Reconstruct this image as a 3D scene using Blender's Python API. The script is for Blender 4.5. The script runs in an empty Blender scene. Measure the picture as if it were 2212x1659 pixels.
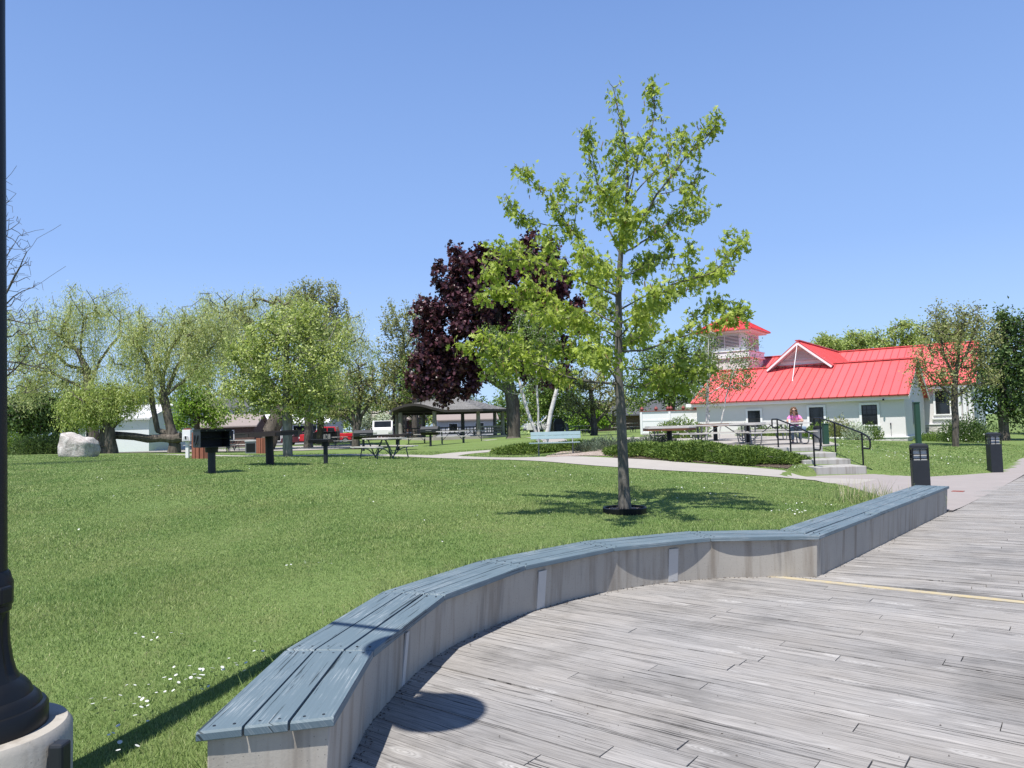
import bpy, math, random
import numpy as np
from mathutils import Vector, Matrix

R = math.radians
PI = math.pi
sc = bpy.context.scene
col = sc.collection
rng = np.random.default_rng(7)
random.seed(7)

# ------------------------------------------------------------------ camera
EYE = 1.65; F = 1600.0; CX, CY = 1106.0, 829.5          # pixels of a 2212 wide view
PITCH = R(3.17); ROLL = 0.028
cp, sp = math.cos(PITCH), math.sin(PITCH)
cr, sr = math.cos(ROLL), math.sin(ROLL)
cam_d = bpy.data.cameras.new('camera'); cam = bpy.data.objects.new('camera', cam_d); col.objects.link(cam)
cam_d.sensor_width = 36; cam_d.lens = 36 * F / 2212; cam_d.clip_end = 3000; cam_d.clip_start = .05
right = Vector((cr, sr * sp, -sr * cp)); down = Vector((-sr, cr * sp, -cr * cp)); fwd = Vector((0, cp, sp))
m3 = Matrix((right, -down, -fwd)).transposed()
cam.matrix_world = Matrix.Translation((0, 0, EYE)) @ m3.to_4x4()
sc.camera = cam

def ray(x, y):
    a = (x - CX) / F; b = (y - CY) / F
    return right * a + down * b + fwd
def P(x, y, D):                    # world point at depth D on a sight line
    d = ray(x, y); t = D / d.y
    return Vector((d.x * t, D, EYE + d.z * t))
def Pz(x, y, z):
    d = ray(x, y); t = (z - EYE) / d.z
    return Vector((d.x * t, d.y * t, z))

# ------------------------------------------------------------------ scene helpers
def tag(o, label=None, cat=None, group=None, kind=None):
    if label: o['label'] = label
    if cat: o['category'] = cat
    if group: o['group'] = group
    if kind: o['kind'] = kind
    return o
def thing(name, label, cat, loc=(0, 0, 0), rz=0, group=None):
    o = bpy.data.objects.new(name, None); col.objects.link(o)
    o.location = loc; o.rotation_euler = (0, 0, rz); o.empty_display_size = .2
    return tag(o, label, cat, group)
def copy_tree(o, loc=None, rz=None, label=None, parent=None, scale=None):
    c = o.copy(); col.objects.link(c)
    if parent: c.parent = parent
    if loc is not None: c.location = loc
    if rz is not None: c.rotation_euler = (0, 0, rz)
    if scale: c.scale = scale
    if label: c['label'] = label
    for ch in o.children: copy_tree(ch, parent=c)
    return c
def link(name, me, mat=None, parent=None, loc=None):
    o = bpy.data.objects.new(name, me); col.objects.link(o)
    if mat: me.materials.append(mat)
    if parent: o.parent = parent
    if loc is not None: o.location = loc
    return o

class MB:
    def __init__(s): s.v = []; s.f = []; s.uv = []; s.hasuv = False
    def quad(s, *ps, uv=None):
        n = len(s.v); s.v += [tuple(p) for p in ps]; s.f.append(tuple(range(n, n + len(ps))))
        s.uv.append(uv if uv else [(0, 0)] * len(ps)); s.hasuv |= uv is not None
    def add(s, vs, fs):
        n = len(s.v); s.v += [tuple(p) for p in vs]
        for f in fs: s.f.append(tuple(i + n for i in f)); s.uv.append([(0, 0)] * len(f))
        return s
    def box(s, c, d, rz=0, M=None):
        hx, hy, hz = d[0] / 2, d[1] / 2, d[2] / 2
        vs = [Vector((x, y, z)) for z in (-hz, hz) for x, y in ((-hx, -hy), (hx, -hy), (hx, hy), (-hx, hy))]
        if M is None: M = Matrix.Rotation(rz, 3, 'Z')
        c = Vector(c)
        return s.add([c + M @ v for v in vs], [(3, 2, 1, 0), (4, 5, 6, 7), (0, 1, 5, 4), (1, 2, 6, 5), (2, 3, 7, 6), (3, 0, 4, 7)])
    def bar(s, a, b, w, h):          # box beam from a to b, w sideways, h up
        a, b = Vector(a), Vector(b); u = (b - a); L = u.length; u = u / L
        up = Vector((0, 0, 1)) if abs(u.z) < .95 else Vector((0, 1, 0))
        sd = u.cross(up).normalized(); up = sd.cross(u)
        M = Matrix((u, sd, up)).transposed()
        return s.box((a + b) / 2, (L, w, h), M=M)
    def prism(s, poly, z0, z1):
        n = len(poly)
        vs = [(p[0], p[1], z0) for p in poly] + [(p[0], p[1], z1) for p in poly]
        ar = sum(poly[i][0] * poly[(i + 1) % n][1] - poly[(i + 1) % n][0] * poly[i][1] for i in range(n))
        fs = [tuple(range(n))[::-1], tuple(range(n, 2 * n))] + [(i, (i + 1) % n, n + (i + 1) % n, n + i) for i in range(n)]
        if ar < 0: fs = [f[::-1] for f in fs]
        return s.add(vs, fs)
    def extr(s, poly, y0, y1):       # polygon in x,z pulled along y
        n = len(poly)
        vs = [(p[0], y0, p[1]) for p in poly] + [(p[0], y1, p[1]) for p in poly]
        ar = sum(poly[i][0] * poly[(i + 1) % n][1] - poly[(i + 1) % n][0] * poly[i][1] for i in range(n))
        fs = [tuple(range(n)), tuple(range(n, 2 * n))[::-1]] + [((i + 1) % n, i, n + i, n + (i + 1) % n) for i in range(n)]
        if ar < 0: fs = [f[::-1] for f in fs]
        return s.add(vs, fs)
    def tube(s, pts, rad, n=8, caps=True):
        pts = [Vector(p) for p in pts]; k = len(pts)
        if not hasattr(rad, '__len__'): rad = [rad] * k
        vs = []; ref = None
        for i, p in enumerate(pts):
            t = (pts[min(i + 1, k - 1)] - pts[max(i - 1, 0)])
            t = t.normalized() if t.length > 1e-9 else Vector((0, 0, 1))
            if ref is None:
                ref = t.orthogonal().normalized()
            ref = (ref - t * ref.dot(t)); ref = ref.normalized() if ref.length > 1e-6 else t.orthogonal().normalized()
            b = t.cross(ref)
            for j in range(n):
                a = 2 * PI * j / n
                vs.append(p + (ref * math.cos(a) + b * math.sin(a)) * rad[i])
        fs = [(i * n + j, i * n + (j + 1) % n, (i + 1) * n + (j + 1) % n, (i + 1) * n + j) for i in range(k - 1) for j in range(n)]
        if caps: fs += [tuple(range(n))[::-1], tuple(range((k - 1) * n, k * n))]
        return s.add(vs, fs)
    def lathe(s, prof, n=24, c=(0, 0, 0), mod=None):
        vs = []; k = len(prof)
        for i, (r, z) in enumerate(prof):
            for j in range(n):
                a = 2 * PI * j / n; rr = r * (mod(a, z) if mod else 1)
                vs.append((c[0] + rr * math.cos(a), c[1] + rr * math.sin(a), c[2] + z))
        fs = [(i * n + j, i * n + (j + 1) % n, (i + 1) * n + (j + 1) % n, (i + 1) * n + j) for i in range(k - 1) for j in range(n)]
        fs += [tuple(range(n))[::-1], tuple(range((k - 1) * n, k * n))]
        return s.add(vs, fs)
    def ball(s, c, r, nu=14, nv=8, fn=None):
        r = (r, r, r) if not hasattr(r, '__len__') else r
        vs = []
        for i in range(nv + 1):
            th = PI * i / nv
            for j in range(nu):
                a = 2 * PI * j / nu
                d = Vector((math.sin(th) * math.cos(a), math.sin(th) * math.sin(a), math.cos(th)))
                k = fn(d) if fn else 1
                vs.append((c[0] + d.x * r[0] * k, c[1] + d.y * r[1] * k, c[2] + d.z * r[2] * k))
        fs = [(i * nu + j, (i + 1) * nu + j, (i + 1) * nu + (j + 1) % nu, i * nu + (j + 1) % nu) for i in range(nv) for j in range(nu)]
        return s.add(vs, fs)
    def build(s, name, mat=None, parent=None, loc=None, smooth=True, bevel=0, ang=35):
        me = bpy.data.meshes.new(name); me.from_pydata(s.v, [], s.f)
        if s.hasuv:
            ul = me.uv_layers.new(name='UVMap')
            flat = [c for f in s.uv for p in f for c in p]; ul.data.foreach_set('uv', flat)
        me.validate(clean_customdata=False)
        if smooth:
            me.shade_smooth(); me.set_sharp_from_angle(angle=R(ang))
        o = link(name, me, mat, parent, loc)
        if bevel:
            m = o.modifiers.new('Bevel', 'BEVEL'); m.width = bevel; m.segments = 2; m.limit_method = 'ANGLE'; m.harden_normals = False
        return o

def np_mesh(name, V, Fc, mat=None, parent=None, smooth=False, uv=None, loc=None):
    me = bpy.data.meshes.new(name); V = np.ascontiguousarray(V, dtype=np.float32); M, k = Fc.shape
    me.vertices.add(len(V)); me.vertices.foreach_set('co', V.ravel())
    me.loops.add(M * k); me.loops.foreach_set('vertex_index', np.ascontiguousarray(Fc, dtype=np.int32).ravel())
    me.polygons.add(M); me.polygons.foreach_set('loop_start', np.arange(0, M * k, k, dtype=np.int32))
    me.polygons.foreach_set('use_smooth', np.full(M, bool(smooth) or uv is None))
    if uv is not None:
        ul = me.uv_layers.new(name='UVMap'); ul.data.foreach_set('uv', np.ascontiguousarray(uv, dtype=np.float32).ravel())
    me.update(calc_edges=True)
    return link(name, me, mat, parent, loc)

# ------------------------------------------------------------------ materials
class NT:
    def __init__(s, name):
        s.m = bpy.data.materials.new(name); s.m.use_nodes = True; s.t = s.m.node_tree; s.t.nodes.clear()
        s.out = s.n('ShaderNodeOutputMaterial')
    def n(s, typ, **kw):
        nd = s.t.nodes.new(typ)
        for k, v in kw.items():
            if k.startswith('i_'): nd.inputs[k[2:].replace('_', ' ')].default_value = v
            else: setattr(nd, k, v)
        return nd
    def l(s, a, b): s.t.links.new(a, b)
    def coord(s, kind='Object', scale=(1, 1, 1), rot=(0, 0, 0)):
        tc = s.n('ShaderNodeTexCoord'); mp = s.n('ShaderNodeMapping'); mp.inputs['Scale'].default_value = scale; mp.inputs['Rotation'].default_value = rot
        s.l(tc.outputs[kind], mp.inputs[0]); return mp.outputs[0]
    def world(s, scale=(1, 1, 1)):
        g = s.n('ShaderNodeNewGeometry'); mp = s.n('ShaderNodeMapping'); mp.inputs['Scale'].default_value = scale
        s.l(g.outputs['Position'], mp.inputs[0]); return mp.outputs[0]
    def noise(s, vec, scale, detail=4, rough=.55, dist=0):
        nd = s.n('ShaderNodeTexNoise'); nd.inputs['Scale'].default_value = scale; nd.inputs['Detail'].default_value = detail
        nd.inputs['Roughness'].default_value = rough; nd.inputs['Distortion'].default_value = dist
        if vec is not None: s.l(vec, nd.inputs['Vector'])
        return nd.outputs['Fac']
    def ramp(s, fac, stops, interp='LINEAR'):
        nd = s.n('ShaderNodeValToRGB'); e = nd.color_ramp.elements; nd.color_ramp.interpolation = interp
        while len(e) < len(stops): e.new(.5)
        for q, (p, c) in zip(e, stops):
            q.position = p; q.color = (c, c, c, 1) if not hasattr(c, '__len__') else (*c, 1)
        s.l(fac, nd.inputs[0]); return nd.outputs['Color']
    def mix(s, fac, a, b, typ='MIX'):
        nd = s.n('ShaderNodeMix', data_type='RGBA', blend_type=typ)
        for sock, v in ((nd.inputs[0], fac), (nd.inputs[6], a), (nd.inputs[7], b)):
            if hasattr(v, 'links') or hasattr(v, 'is_linked'): s.l(v, sock)
            elif hasattr(v, '__len__'): sock.default_value = (*v, 1) if len(v) == 3 else v
            else: sock.default_value = v if sock.type == 'VALUE' else (v, v, v, 1)
        return nd.outputs[2]
    def math(s, op, a, b=0):
        nd = s.n('ShaderNodeMath', operation=op)
        for i, v in enumerate((a, b)):
            if hasattr(v, 'is_linked'): s.l(v, nd.inputs[i])
            else: nd.inputs[i].default_value = v
        return nd.outputs[0]
    def isl(s): return s.n('ShaderNodeNewGeometry').outputs['Random Per Island']
    def bump(s, h, strength=.3, dist=.01):
        b = s.n('ShaderNodeBump'); b.inputs['Strength'].default_value = strength; b.inputs['Distance'].default_value = dist
        s.l(h, b.inputs['Height']); return b.outputs[0]
    def bsdf(s, color, rough=.6, metal=0, spec=.5, normal=None, trans=0, coat=0):
        p = s.n('ShaderNodeBsdfPrincipled')
        for sock, v in (('Base Color', color), ('Roughness', rough)):
            if hasattr(v, 'is_linked'): s.l(v, p.inputs[sock])
            else: p.inputs[sock].default_value = (*v, 1) if hasattr(v, '__len__') else v
        p.inputs['Metallic'].default_value = metal; p.inputs['Specular IOR Level'].default_value = spec
        p.inputs['Transmission Weight'].default_value = trans; p.inputs['Coat Weight'].default_value = coat
        if normal is not None: s.l(normal, p.inputs['Normal'])
        s.l(p.outputs[0], s.out.inputs[0]); return p

def plain(name, c, rough=.6, var=.12, scale=6, metal=0, spec=.4, bump=0, bscale=60, coat=0):
    t = NT(name); v = t.coord('Object')
    n = t.noise(v, scale, 5)
    colr = t.mix(n, tuple(max(0, x * (1 - var)) for x in c), tuple(min(1, x * (1 + var)) for x in c))
    nm = None
    if bump: nm = t.bump(t.noise(v, bscale, 3), bump, .01)
    t.bsdf(colr, rough, metal, spec, nm, coat=coat); return t.m

def leaf_mat(name, c1, c2, c3=None, trans=.3, rough=.5, g=1.35):
    c1, c2, c3 = [tuple(min(.85, x * (g if max(c2) < .5 and max(c2) > .05 else 1)) for x in c) for c in (c1, c2, c3 or c2)]
    t = NT(name); r = t.isl()
    cl = t.noise(t.world((1, 1, 1)), .9, 2)
    c = t.ramp(r, [(0, c1), (.6, c2), (1, c3 or c2)])
    c = t.mix(t.ramp(cl, [(.35, 0), (.65, .35)]), c, t.mix(1, c, (.62, .66, .58), 'MULTIPLY'))
    p = t.bsdf(c, rough, spec=.35)
    tr = t.n('ShaderNodeBsdfTranslucent'); t.l(t.mix(1, c, (1.1, 1.15, .7), 'MULTIPLY'), tr.inputs['Color'])
    mx = t.n('ShaderNodeMixShader'); mx.inputs[0].default_value = trans
    t.l(p.outputs[0], mx.inputs[1]); t.l(tr.outputs[0], mx.inputs[2]); t.l(mx.outputs[0], t.out.inputs[0])
    return t.m

def bark_mat(name, c1, c2, scale=9):
    t = NT(name); v = t.coord('Object', (1, 1, .22)); n = t.noise(v, scale, 6, .7, .6)
    n2 = t.noise(t.coord('Object', (1, 1, .5)), 2.2, 3)
    c = t.mix(t.ramp(n, [(.35, 0), (.65, 1)]), c1, c2); c = t.mix(t.ramp(n2, [(.4, 0), (.7, .5)]), c, t.mix(1, c, (.6, .62, .55), 'MULTIPLY'))
    t.bsdf(c, .9, spec=.2, normal=t.bump(n, .8, .03)); return t.m

def deck_mat():
    t = NT('weathered_deck_wood'); uv = t.n('ShaderNodeUVMap').outputs[0]
    def mp(sx, sy, src=None):
        m = t.n('ShaderNodeMapping'); m.inputs['Scale'].default_value = (sx, sy, 1); t.l(src or uv, m.inputs[0]); return m.outputs[0]
    r = t.isl()
    warp = t.noise(mp(1.7, 7), 1.0, 3)
    wv = t.n('ShaderNodeVectorMath', operation='ADD'); sc_ = t.n('ShaderNodeVectorMath', operation='SCALE'); sc_.inputs[3].default_value = .06
    cmb = t.n('ShaderNodeCombineXYZ'); t.l(t.math('SUBTRACT', warp, .5), cmb.inputs[1]); t.l(cmb.outputs[0], sc_.inputs[0])
    t.l(uv, wv.inputs[0]); t.l(sc_.outputs[0], wv.inputs[1]); W = wv.outputs[0]
    g1 = t.noise(mp(3.6, 230, W), 1, 4, .7); g2 = t.noise(mp(2.4, 105, W), 1, 5, .7); g3 = t.noise(mp(1.8, 30, W), 1, 4, .6)
    base = t.ramp(g1, [(.30, .09), (.42, .235), (.56, .34), (.75, .46)])
    base = t.mix(.5, base, t.ramp(g2, [(.28, (.06, .058, .056)), (.40, (.205, .20, .196)), (.54, (.325, .317, .31)), (.75, (.48, .467, .455))]))
    base = t.mix(1, base, t.ramp(g3, [(.3, .90), (.7, 1.07)]), 'MULTIPLY')
    base = t.mix(1, base, t.ramp(r, [(0, .86), (.3, .96), (.7, 1.02), (1, 1.10)]), 'MULTIPLY')
    base = t.mix(1, base, t.ramp(t.noise(t.world(), 1.3, 4), [(.35, (1.01, .985, .96)), (.65, (1.03, .98, .92))]), 'MULTIPLY')
    base = t.mix(1, base, t.ramp(t.noise(t.world(), .8, 7, .65), [(.34, .66), (.48, .97), (.7, 1.08)]), 'MULTIPLY')
    ck = t.noise(mp(.9, 85, W), 1, 4, .6); ckm = t.ramp(ck, [(.585, 0), (.61, 1)])
    gate = t.ramp(t.noise(mp(.9, 6, W), 1, 2), [(.40, 0), (.52, 1)]); ckm = t.math('MULTIPLY', ckm, gate)
    base = t.mix(t.math('MULTIPLY', ckm, .9), base, (.03, .028, .027))
    vo = t.n('ShaderNodeTexVoronoi'); vo.inputs['Scale'].default_value = 1; t.l(mp(1.5, 5.0, W), vo.inputs['Vector'])
    kd = t.ramp(vo.outputs['Distance'], [(0, 0), (.035, .2), (.06, 1), (.08, .0), (.10, .8), (.12, .1), (.145, .6), (.2, 0)])
    base = t.mix(t.math('MULTIPLY', kd, .5), base, (.60, .585, .56))
    kc = t.ramp(vo.outputs['Distance'], [(.022, 1), (.05, 0)]); base = t.mix(t.math('MULTIPLY', kc, .8), base, (.10, .085, .075))
    h = t.math('SUBTRACT', t.math('MULTIPLY', g2, .8), ckm)
    t.bsdf(base, .88, spec=.2, normal=t.bump(h, .6, .008)); return t.m

def board_mat(name, c, wear=(.45, .48, .49)):
    t = NT(name); uv = t.n('ShaderNodeUVMap').outputs[0]
    def mp(sx, sy):
        m = t.n('ShaderNodeMapping'); m.inputs['Scale'].default_value = (sx, sy, 1); t.l(uv, m.inputs[0]); return m.outputs[0]
    g = t.noise(mp(4.0, 220), 1, 5, .7); g2 = t.noise(mp(2.6, 90), 1, 5, .68); big = t.noise(t.world(), 2.2, 5, .6)
    base = t.mix(g, tuple(x * .72 for x in c), tuple(x * 1.2 for x in c))
    base = t.mix(1, base, t.ramp(t.isl(), [(0, (.82, .86, .9)), (.5, (1, 1, 1)), (1, (1.12, 1.08, 1.02))]), 'MULTIPLY')
    w = t.math('MULTIPLY', t.ramp(g2, [(.5, 0), (.62, 1)]), t.ramp(big, [(.44, .06), (.62, .85)]))
    w = t.math('MULTIPLY', w, t.ramp(g, [(.4, .2), (.6, 1)]))
    base = t.mix(w, base, wear)
    ck = t.noise(mp(1.0, 46), 1.0, 5, .62, .25); ckm = t.ramp(ck, [(.60, 0), (.62, 1)])
    base = t.mix(t.math('MULTIPLY', ckm, .85), base, (.02, .03, .035))
    t.bsdf(base, .62, spec=.35, normal=t.bump(t.math('SUBTRACT', t.math('MULTIPLY', g, .4), ckm), .6, .006)); return t.m

def concrete_mat(name, c, stain=.35, streak=True, por=True):
    t = NT(name); v = t.world()
    n = t.noise(v, 2.2, 6, .6); f = t.noise(v, 60, 4, .7)
    base = t.mix(n, tuple(x * .82 for x in c), tuple(x * 1.15 for x in c))
    base = t.mix(t.math('MULTIPLY', f, .35), base, tuple(x * 1.35 for x in c))
    if streak:
        s = t.noise(t.world((5.5, 5.5, .35)), 1.1, 4, .6); base = t.mix(t.ramp(s, [(.5, 0), (.68, stain * 1.6)]), base, (.17, .135, .10))
        s2 = t.noise(t.world((9, 9, .5)), 1.0, 3, .6); base = t.mix(t.ramp(s2, [(.58, 0), (.7, stain)]), base, (.12, .12, .12))
    if por:
        vo = t.n('ShaderNodeTexVoronoi'); vo.inputs['Scale'].default_value = 42; t.l(v, vo.inputs['Vector'])
        base = t.mix(t.ramp(vo.outputs['Distance'], [(.08, .55), (.15, 0)]), base, (.08, .08, .08))
    t.bsdf(base, .9, spec=.2, normal=t.bump(f, .35, .004)); return t.m

def lawn_mat():
    t = NT('lawn_turf'); v = t.world()
    a = t.noise(v, .35, 4, .6); b = t.noise(v, 2.3, 4, .65); c = t.noise(v, 38, 4, .75)
    base = t.ramp(c, [(.25, (.10, .155, .045)), (.5, (.165, .24, .072)), (.75, (.23, .31, .115))])
    base = t.mix(t.ramp(a, [(.35, 0), (.7, .55)]), base, (.115, .150, .046))
    base = t.mix(t.ramp(b, [(.52, 0), (.72, .5)]), base, (.175, .185, .080))
    base = t.mix(t.ramp(t.noise(v, 5.5, 3), [(.55, 0), (.7, .35)]), base, (.045, .10, .022))
    t.bsdf(base, .9, spec=.15, normal=t.bump(c, .9, .03)); return t.m

def grass_mat():
    t = NT('grass_blades'); r = t.isl()
    c = t.ramp(r, [(0, (.195, .285, .09)), (.45, (.235, .325, .108)), (.8, (.28, .365, .135)), (.97, (.35, .40, .18)), (1, (.42, .41, .25))])
    p_ = t.ramp(t.noise(t.world(), 1.1, 4, .6), [(.36, (.80, .90, .76)), (.68, (1.2, 1.08, 1.1))]); c = t.mix(1, c, p_, 'MULTIPLY')
    p = t.bsdf(c, .5, spec=.3)
    tr = t.n('ShaderNodeBsdfTranslucent'); t.l(c, tr.inputs['Color']); mx = t.n('ShaderNodeMixShader'); mx.inputs[0].default_value = .3
    t.l(p.outputs[0], mx.inputs[1]); t.l(tr.outputs[0], mx.inputs[2]); t.l(mx.outputs[0], t.out.inputs[0]); return t.m

def shingle_mat():
    t = NT('grey_wood_shingles'); v = t.coord('Object', (1, 1, 1)); n = t.noise(v, 7, 4, .7); n2 = t.noise(t.coord('Object', (1, 1, 3)), 26, 3)
    c = t.ramp(n2, [(.3, (.11, .108, .105)), (.5, (.27, .265, .26)), (.7, (.46, .45, .44))]); c = t.mix(t.ramp(n, [(.4, 0), (.7, .5)]), c, (.16, .15, .14))
    t.bsdf(c, .9, spec=.2, normal=t.bump(n2, .6, .02)); return t.m

def stone_mat(name, c, scale=3.2):
    t = NT(name); v = t.coord('Object', (1, 1, 1.9))
    vo = t.n('ShaderNodeTexVoronoi', feature='DISTANCE_TO_EDGE'); vo.inputs['Scale'].default_value = scale; t.l(v, vo.inputs['Vector'])
    vc = t.n('ShaderNodeTexVoronoi'); vc.inputs['Scale'].default_value = scale; t.l(v, vc.inputs['Vector'])
    base = t.mix(t.ramp(vc.outputs['Color'], [(.2, 0), (.8, 1)]), tuple(x * .72 for x in c), c)
    base = t.mix(t.ramp(vo.outputs['Distance'], [(.02, .65), (.07, 0)]), base, tuple(x * .4 for x in c))
    t.bsdf(base, .9, spec=.2, normal=t.bump(vo.outputs['Distance'], .6, .03)); return t.m

def boulder_mat():
    t = NT('pale_granite'); v = t.coord('Object'); n = t.noise(v, 3.5, 7, .7, 1.2); n2 = t.noise(v, 22, 4, .7)
    c = t.ramp(n, [(.3, (.26, .24, .225)), (.5, (.50, .46, .43)), (.62, (.64, .61, .58)), (.8, (.46, .40, .36))])
    c = t.mix(t.ramp(n2, [(.45, 0), (.65, .5)]), c, (.20, .19, .18)); t.bsdf(c, .9, spec=.2, normal=t.bump(n, .7, .08)); return t.m

def birch_mat():
    t = NT('white_birch_bark'); n = t.noise(t.coord('Object', (1, 1, 3.2)), 4.2, 4, .7)
    c = t.ramp(n, [(.30, (.045, .04, .035)), (.40, (.5, .48, .45)), (.6, (.66, .64, .60))]); t.bsdf(c, .8, spec=.25); return t.m

def mulch_mat(name, c1, c2, sc_=26):
    t = NT(name); v = t.world(); vo = t.n('ShaderNodeTexVoronoi'); vo.inputs['Scale'].default_value = sc_; t.l(v, vo.inputs['Vector'])
    c = t.mix(t.ramp(vo.outputs['Color'], [(.1, 0), (.9, 1)]), c1, c2); c = t.mix(t.ramp(vo.outputs['Distance'], [(.3, 0), (.6, .6)]), c, tuple(x * .35 for x in c1))
    t.bsdf(c, .95, spec=.1, normal=t.bump(vo.outputs['Distance'], .8, .02)); return t.m

def glass_mat(name, c=(.012, .014, .016), rough=.06):
    t = NT(name); n = t.noise(t.coord('Object'), 2.5, 3); t.bsdf(t.mix(n, tuple(x * .6 for x in c), tuple(x * 1.6 for x in c)), rough, spec=.6); return t.m

M = {}
M['deck'] = deck_mat(); M['board'] = board_mat('blue_grey_painted_wood', (.118, .165, .196)); M['concrete'] = concrete_mat('cast_concrete', (.36, .335, .295), .36)
t = NT('worn_yellow_paint'); v_ = t.world((1, 1, 1)); n_ = t.noise(v_, 9, 6, .75); c_ = t.mix(t.ramp(n_, [(.40, 0), (.60, .85)]), (.46, .38, .22), (.36, .335, .29)); t.bsdf(c_, .85, spec=.2); M['yellow'] = t.m
M['strap'] = concrete_mat('zinc_joint_strap', (.46, .455, .44), .2, False, False)
M['path'] = concrete_mat('pale_pavement', (.34, .318, .29), .2, False, False); M['lawn'] = lawn_mat(); M['grass'] = grass_mat()
M['pinkc'] = concrete_mat('aggregate_pavement', (.29, .262, .25), .2, False, False)
M['brick'] = plain('red_brick_pavers', (.27, .085, .07), .9, .3, 20)
M['step'] = concrete_mat('weathered_step_concrete', (.36, .35, .33), .4, True, False)
M['black'] = plain('black_painted_metal', (.007, .008, .010), .42, .25, 10, spec=.3); M['dark'] = plain('charcoal_painted_steel', (.017, .020, .026), .5, .25, 8)
M['blacktable'] = plain('dark_table_boards', (.030, .023, .021), .6, .3, 8); M['galv'] = plain('galvanised_tube', (.20, .21, .22), .45, .2, 8, metal=.4)
M['greyframe'] = plain('grey_green_painted_tube', (.055, .075, .085), .5, .25, 8); M['oldwood'] = board_mat('bleached_picnic_wood', (.52, .50, .47), (.68, .66, .63))
M['white'] = plain('white_painted_stucco', (.71, .685, .675), .8, .035, 3, bump=.15, bscale=40); M['trim'] = plain('white_trim_paint', (.80, .80, .80), .55, .03, 4)
M['red'] = plain('red_standing_seam_metal', (.62, .060, .065), .38, .04, 1.5, spec=.5); M['redseam'] = plain('red_seam_metal', (.50, .045, .05), .4, .06, 2)
M['stone'] = stone_mat('white_stone_foundation', (.62, .60, .57)); M['glass'] = glass_mat('dark_window_glass'); M['frame'] = plain('black_window_frame', (.014, .015, .016), .5, .2)
M['vinyl'] = plain('white_vinyl_panel', (.80, .80, .80), .5, .03, 3); M['finial'] = plain('red_brown_finial', (.23, .055, .05), .6, .2, 12)
M['brownwood'] = plain('brown_stained_wood', (.16, .068, .036), .65, .3, 9); M['redslat'] = plain('red_cedar_slat', (.29, .105, .065), .75, .3, 9)
M['shingle'] = shingle_mat(); M['log'] = bark_mat('weathered_grey_log', (.20, .195, .185), (.34, .33, .315), 7); M['darkwood'] = plain('dark_weathered_timber', (.045, .042, .04), .8, .3, 6)
M['benchpaint'] = plain('pale_blue_grey_bench_paint', (.27, .37, .39), .6, .08, 6); M['rock'] = boulder_mat(); M['birch'] = birch_mat()
M['bark'] = bark_mat('grey_brown_bark', (.055, .047, .04), (.16, .14, .12)); M['oakbark'] = bark_mat('smooth_grey_young_bark', (.085, .078, .066), (.19, .178, .158), 14)
M['willowbark'] = bark_mat('rough_willow_bark', (.06, .05, .042), (.18, .155, .13), 7); M['twig'] = bark_mat('grey_twig_bark', (.10, .09, .08), (.17, .15, .13))
M['mulch'] = mulch_mat('pale_wood_chips', (.36, .28, .235), (.62, .53, .47)); M['soil'] = mulch_mat('dark_soil', (.08, .06, .045), (.18, .14, .11))
M['oakleaf'] = leaf_mat('young_oak_leaf', (.16, .215, .034), (.28, .345, .06), (.40, .455, .12), .44)
M['catkin'] = plain('brown_catkin', (.24, .17, .07), .8, .3)
M['maroon'] = leaf_mat('maroon_maple_leaf', (.020, .008, .012), (.052, .018, .026), (.15, .062, .078), .16, .34)
M['willow'] = leaf_mat('willow_leaf', (.27, .30, .125), (.41, .44, .20), (.52, .54, .30), .42)
M['willowdark'] = leaf_mat('willow_leaf_dense', (.20, .255, .075), (.32, .375, .125), (.43, .47, .19), .4)
M['crab'] = leaf_mat('small_spring_leaf', (.19, .235, .07), (.33, .385, .125), (.50, .54, .25), .38)
M['brownbud'] = leaf_mat('olive_bud_leaf', (.16, .17, .07), (.25, .265, .11), (.35, .36, .17), .34)
M['green'] = leaf_mat('mid_green_leaf', (.075, .135, .028), (.15, .225, .052), (.24, .32, .09), .32)
M['bright'] = leaf_mat('bright_green_leaf', (.11, .20, .025), (.19, .31, .045), (.28, .40, .08), .35)
M['darkleaf'] = leaf_mat('dark_hedge_leaf', (.030, .058, .016), (.070, .120, .034), (.14, .20, .06), .25)
M['birchleaf'] = leaf_mat('birch_leaf', (.07, .115, .028), (.13, .195, .052), (.21, .28, .09), .32)
M['juniper'] = leaf_mat('juniper_needle', (.035, .068, .012), (.090, .145, .024), (.175, .235, .045), .15, .6)
M['lavender'] = leaf_mat('blue_green_leaf', (.075, .11, .075), (.14, .185, .13), (.23, .275, .20), .2)
M['paleleaf'] = leaf_mat('variegated_pale_leaf', (.22, .27, .19), (.40, .45, .35), (.6, .63, .53), .2); M['petal'] = leaf_mat('white_petal', (.70, .70, .68), (.78, .78, .76), (.82, .82, .80), .2)
M['dry'] = leaf_mat('dry_grass_stalk', (.36, .31, .19), (.48, .42, .27), (.55, .49, .34), .25)
M['skin'] = plain('skin', (.50, .29, .21), .55, .08, 8, spec=.35); M['hair'] = plain('brown_wavy_hair', (.15, .085, .045), .55, .45, 30, bump=.6, bscale=50)
M['pink'] = plain('pink_cotton', (.78, .22, .47), .85, .1, 12); M['jeans'] = plain('faded_blue_denim', (.20, .28, .36), .9, .25, 14); M['shoe'] = plain('grey_pink_shoe', (.36, .26, .27), .7, .15)
M['carred'] = plain('red_car_paint', (.55, .018, .03), .25, .05, 2, coat=.8); M['carwhite'] = plain('white_car_paint', (.74, .75, .75), .3, .03, 2, coat=.6); M['carblue'] = plain('dark_blue_car_paint', (.05, .075, .12), .3, .05, 2, coat=.6)
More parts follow.
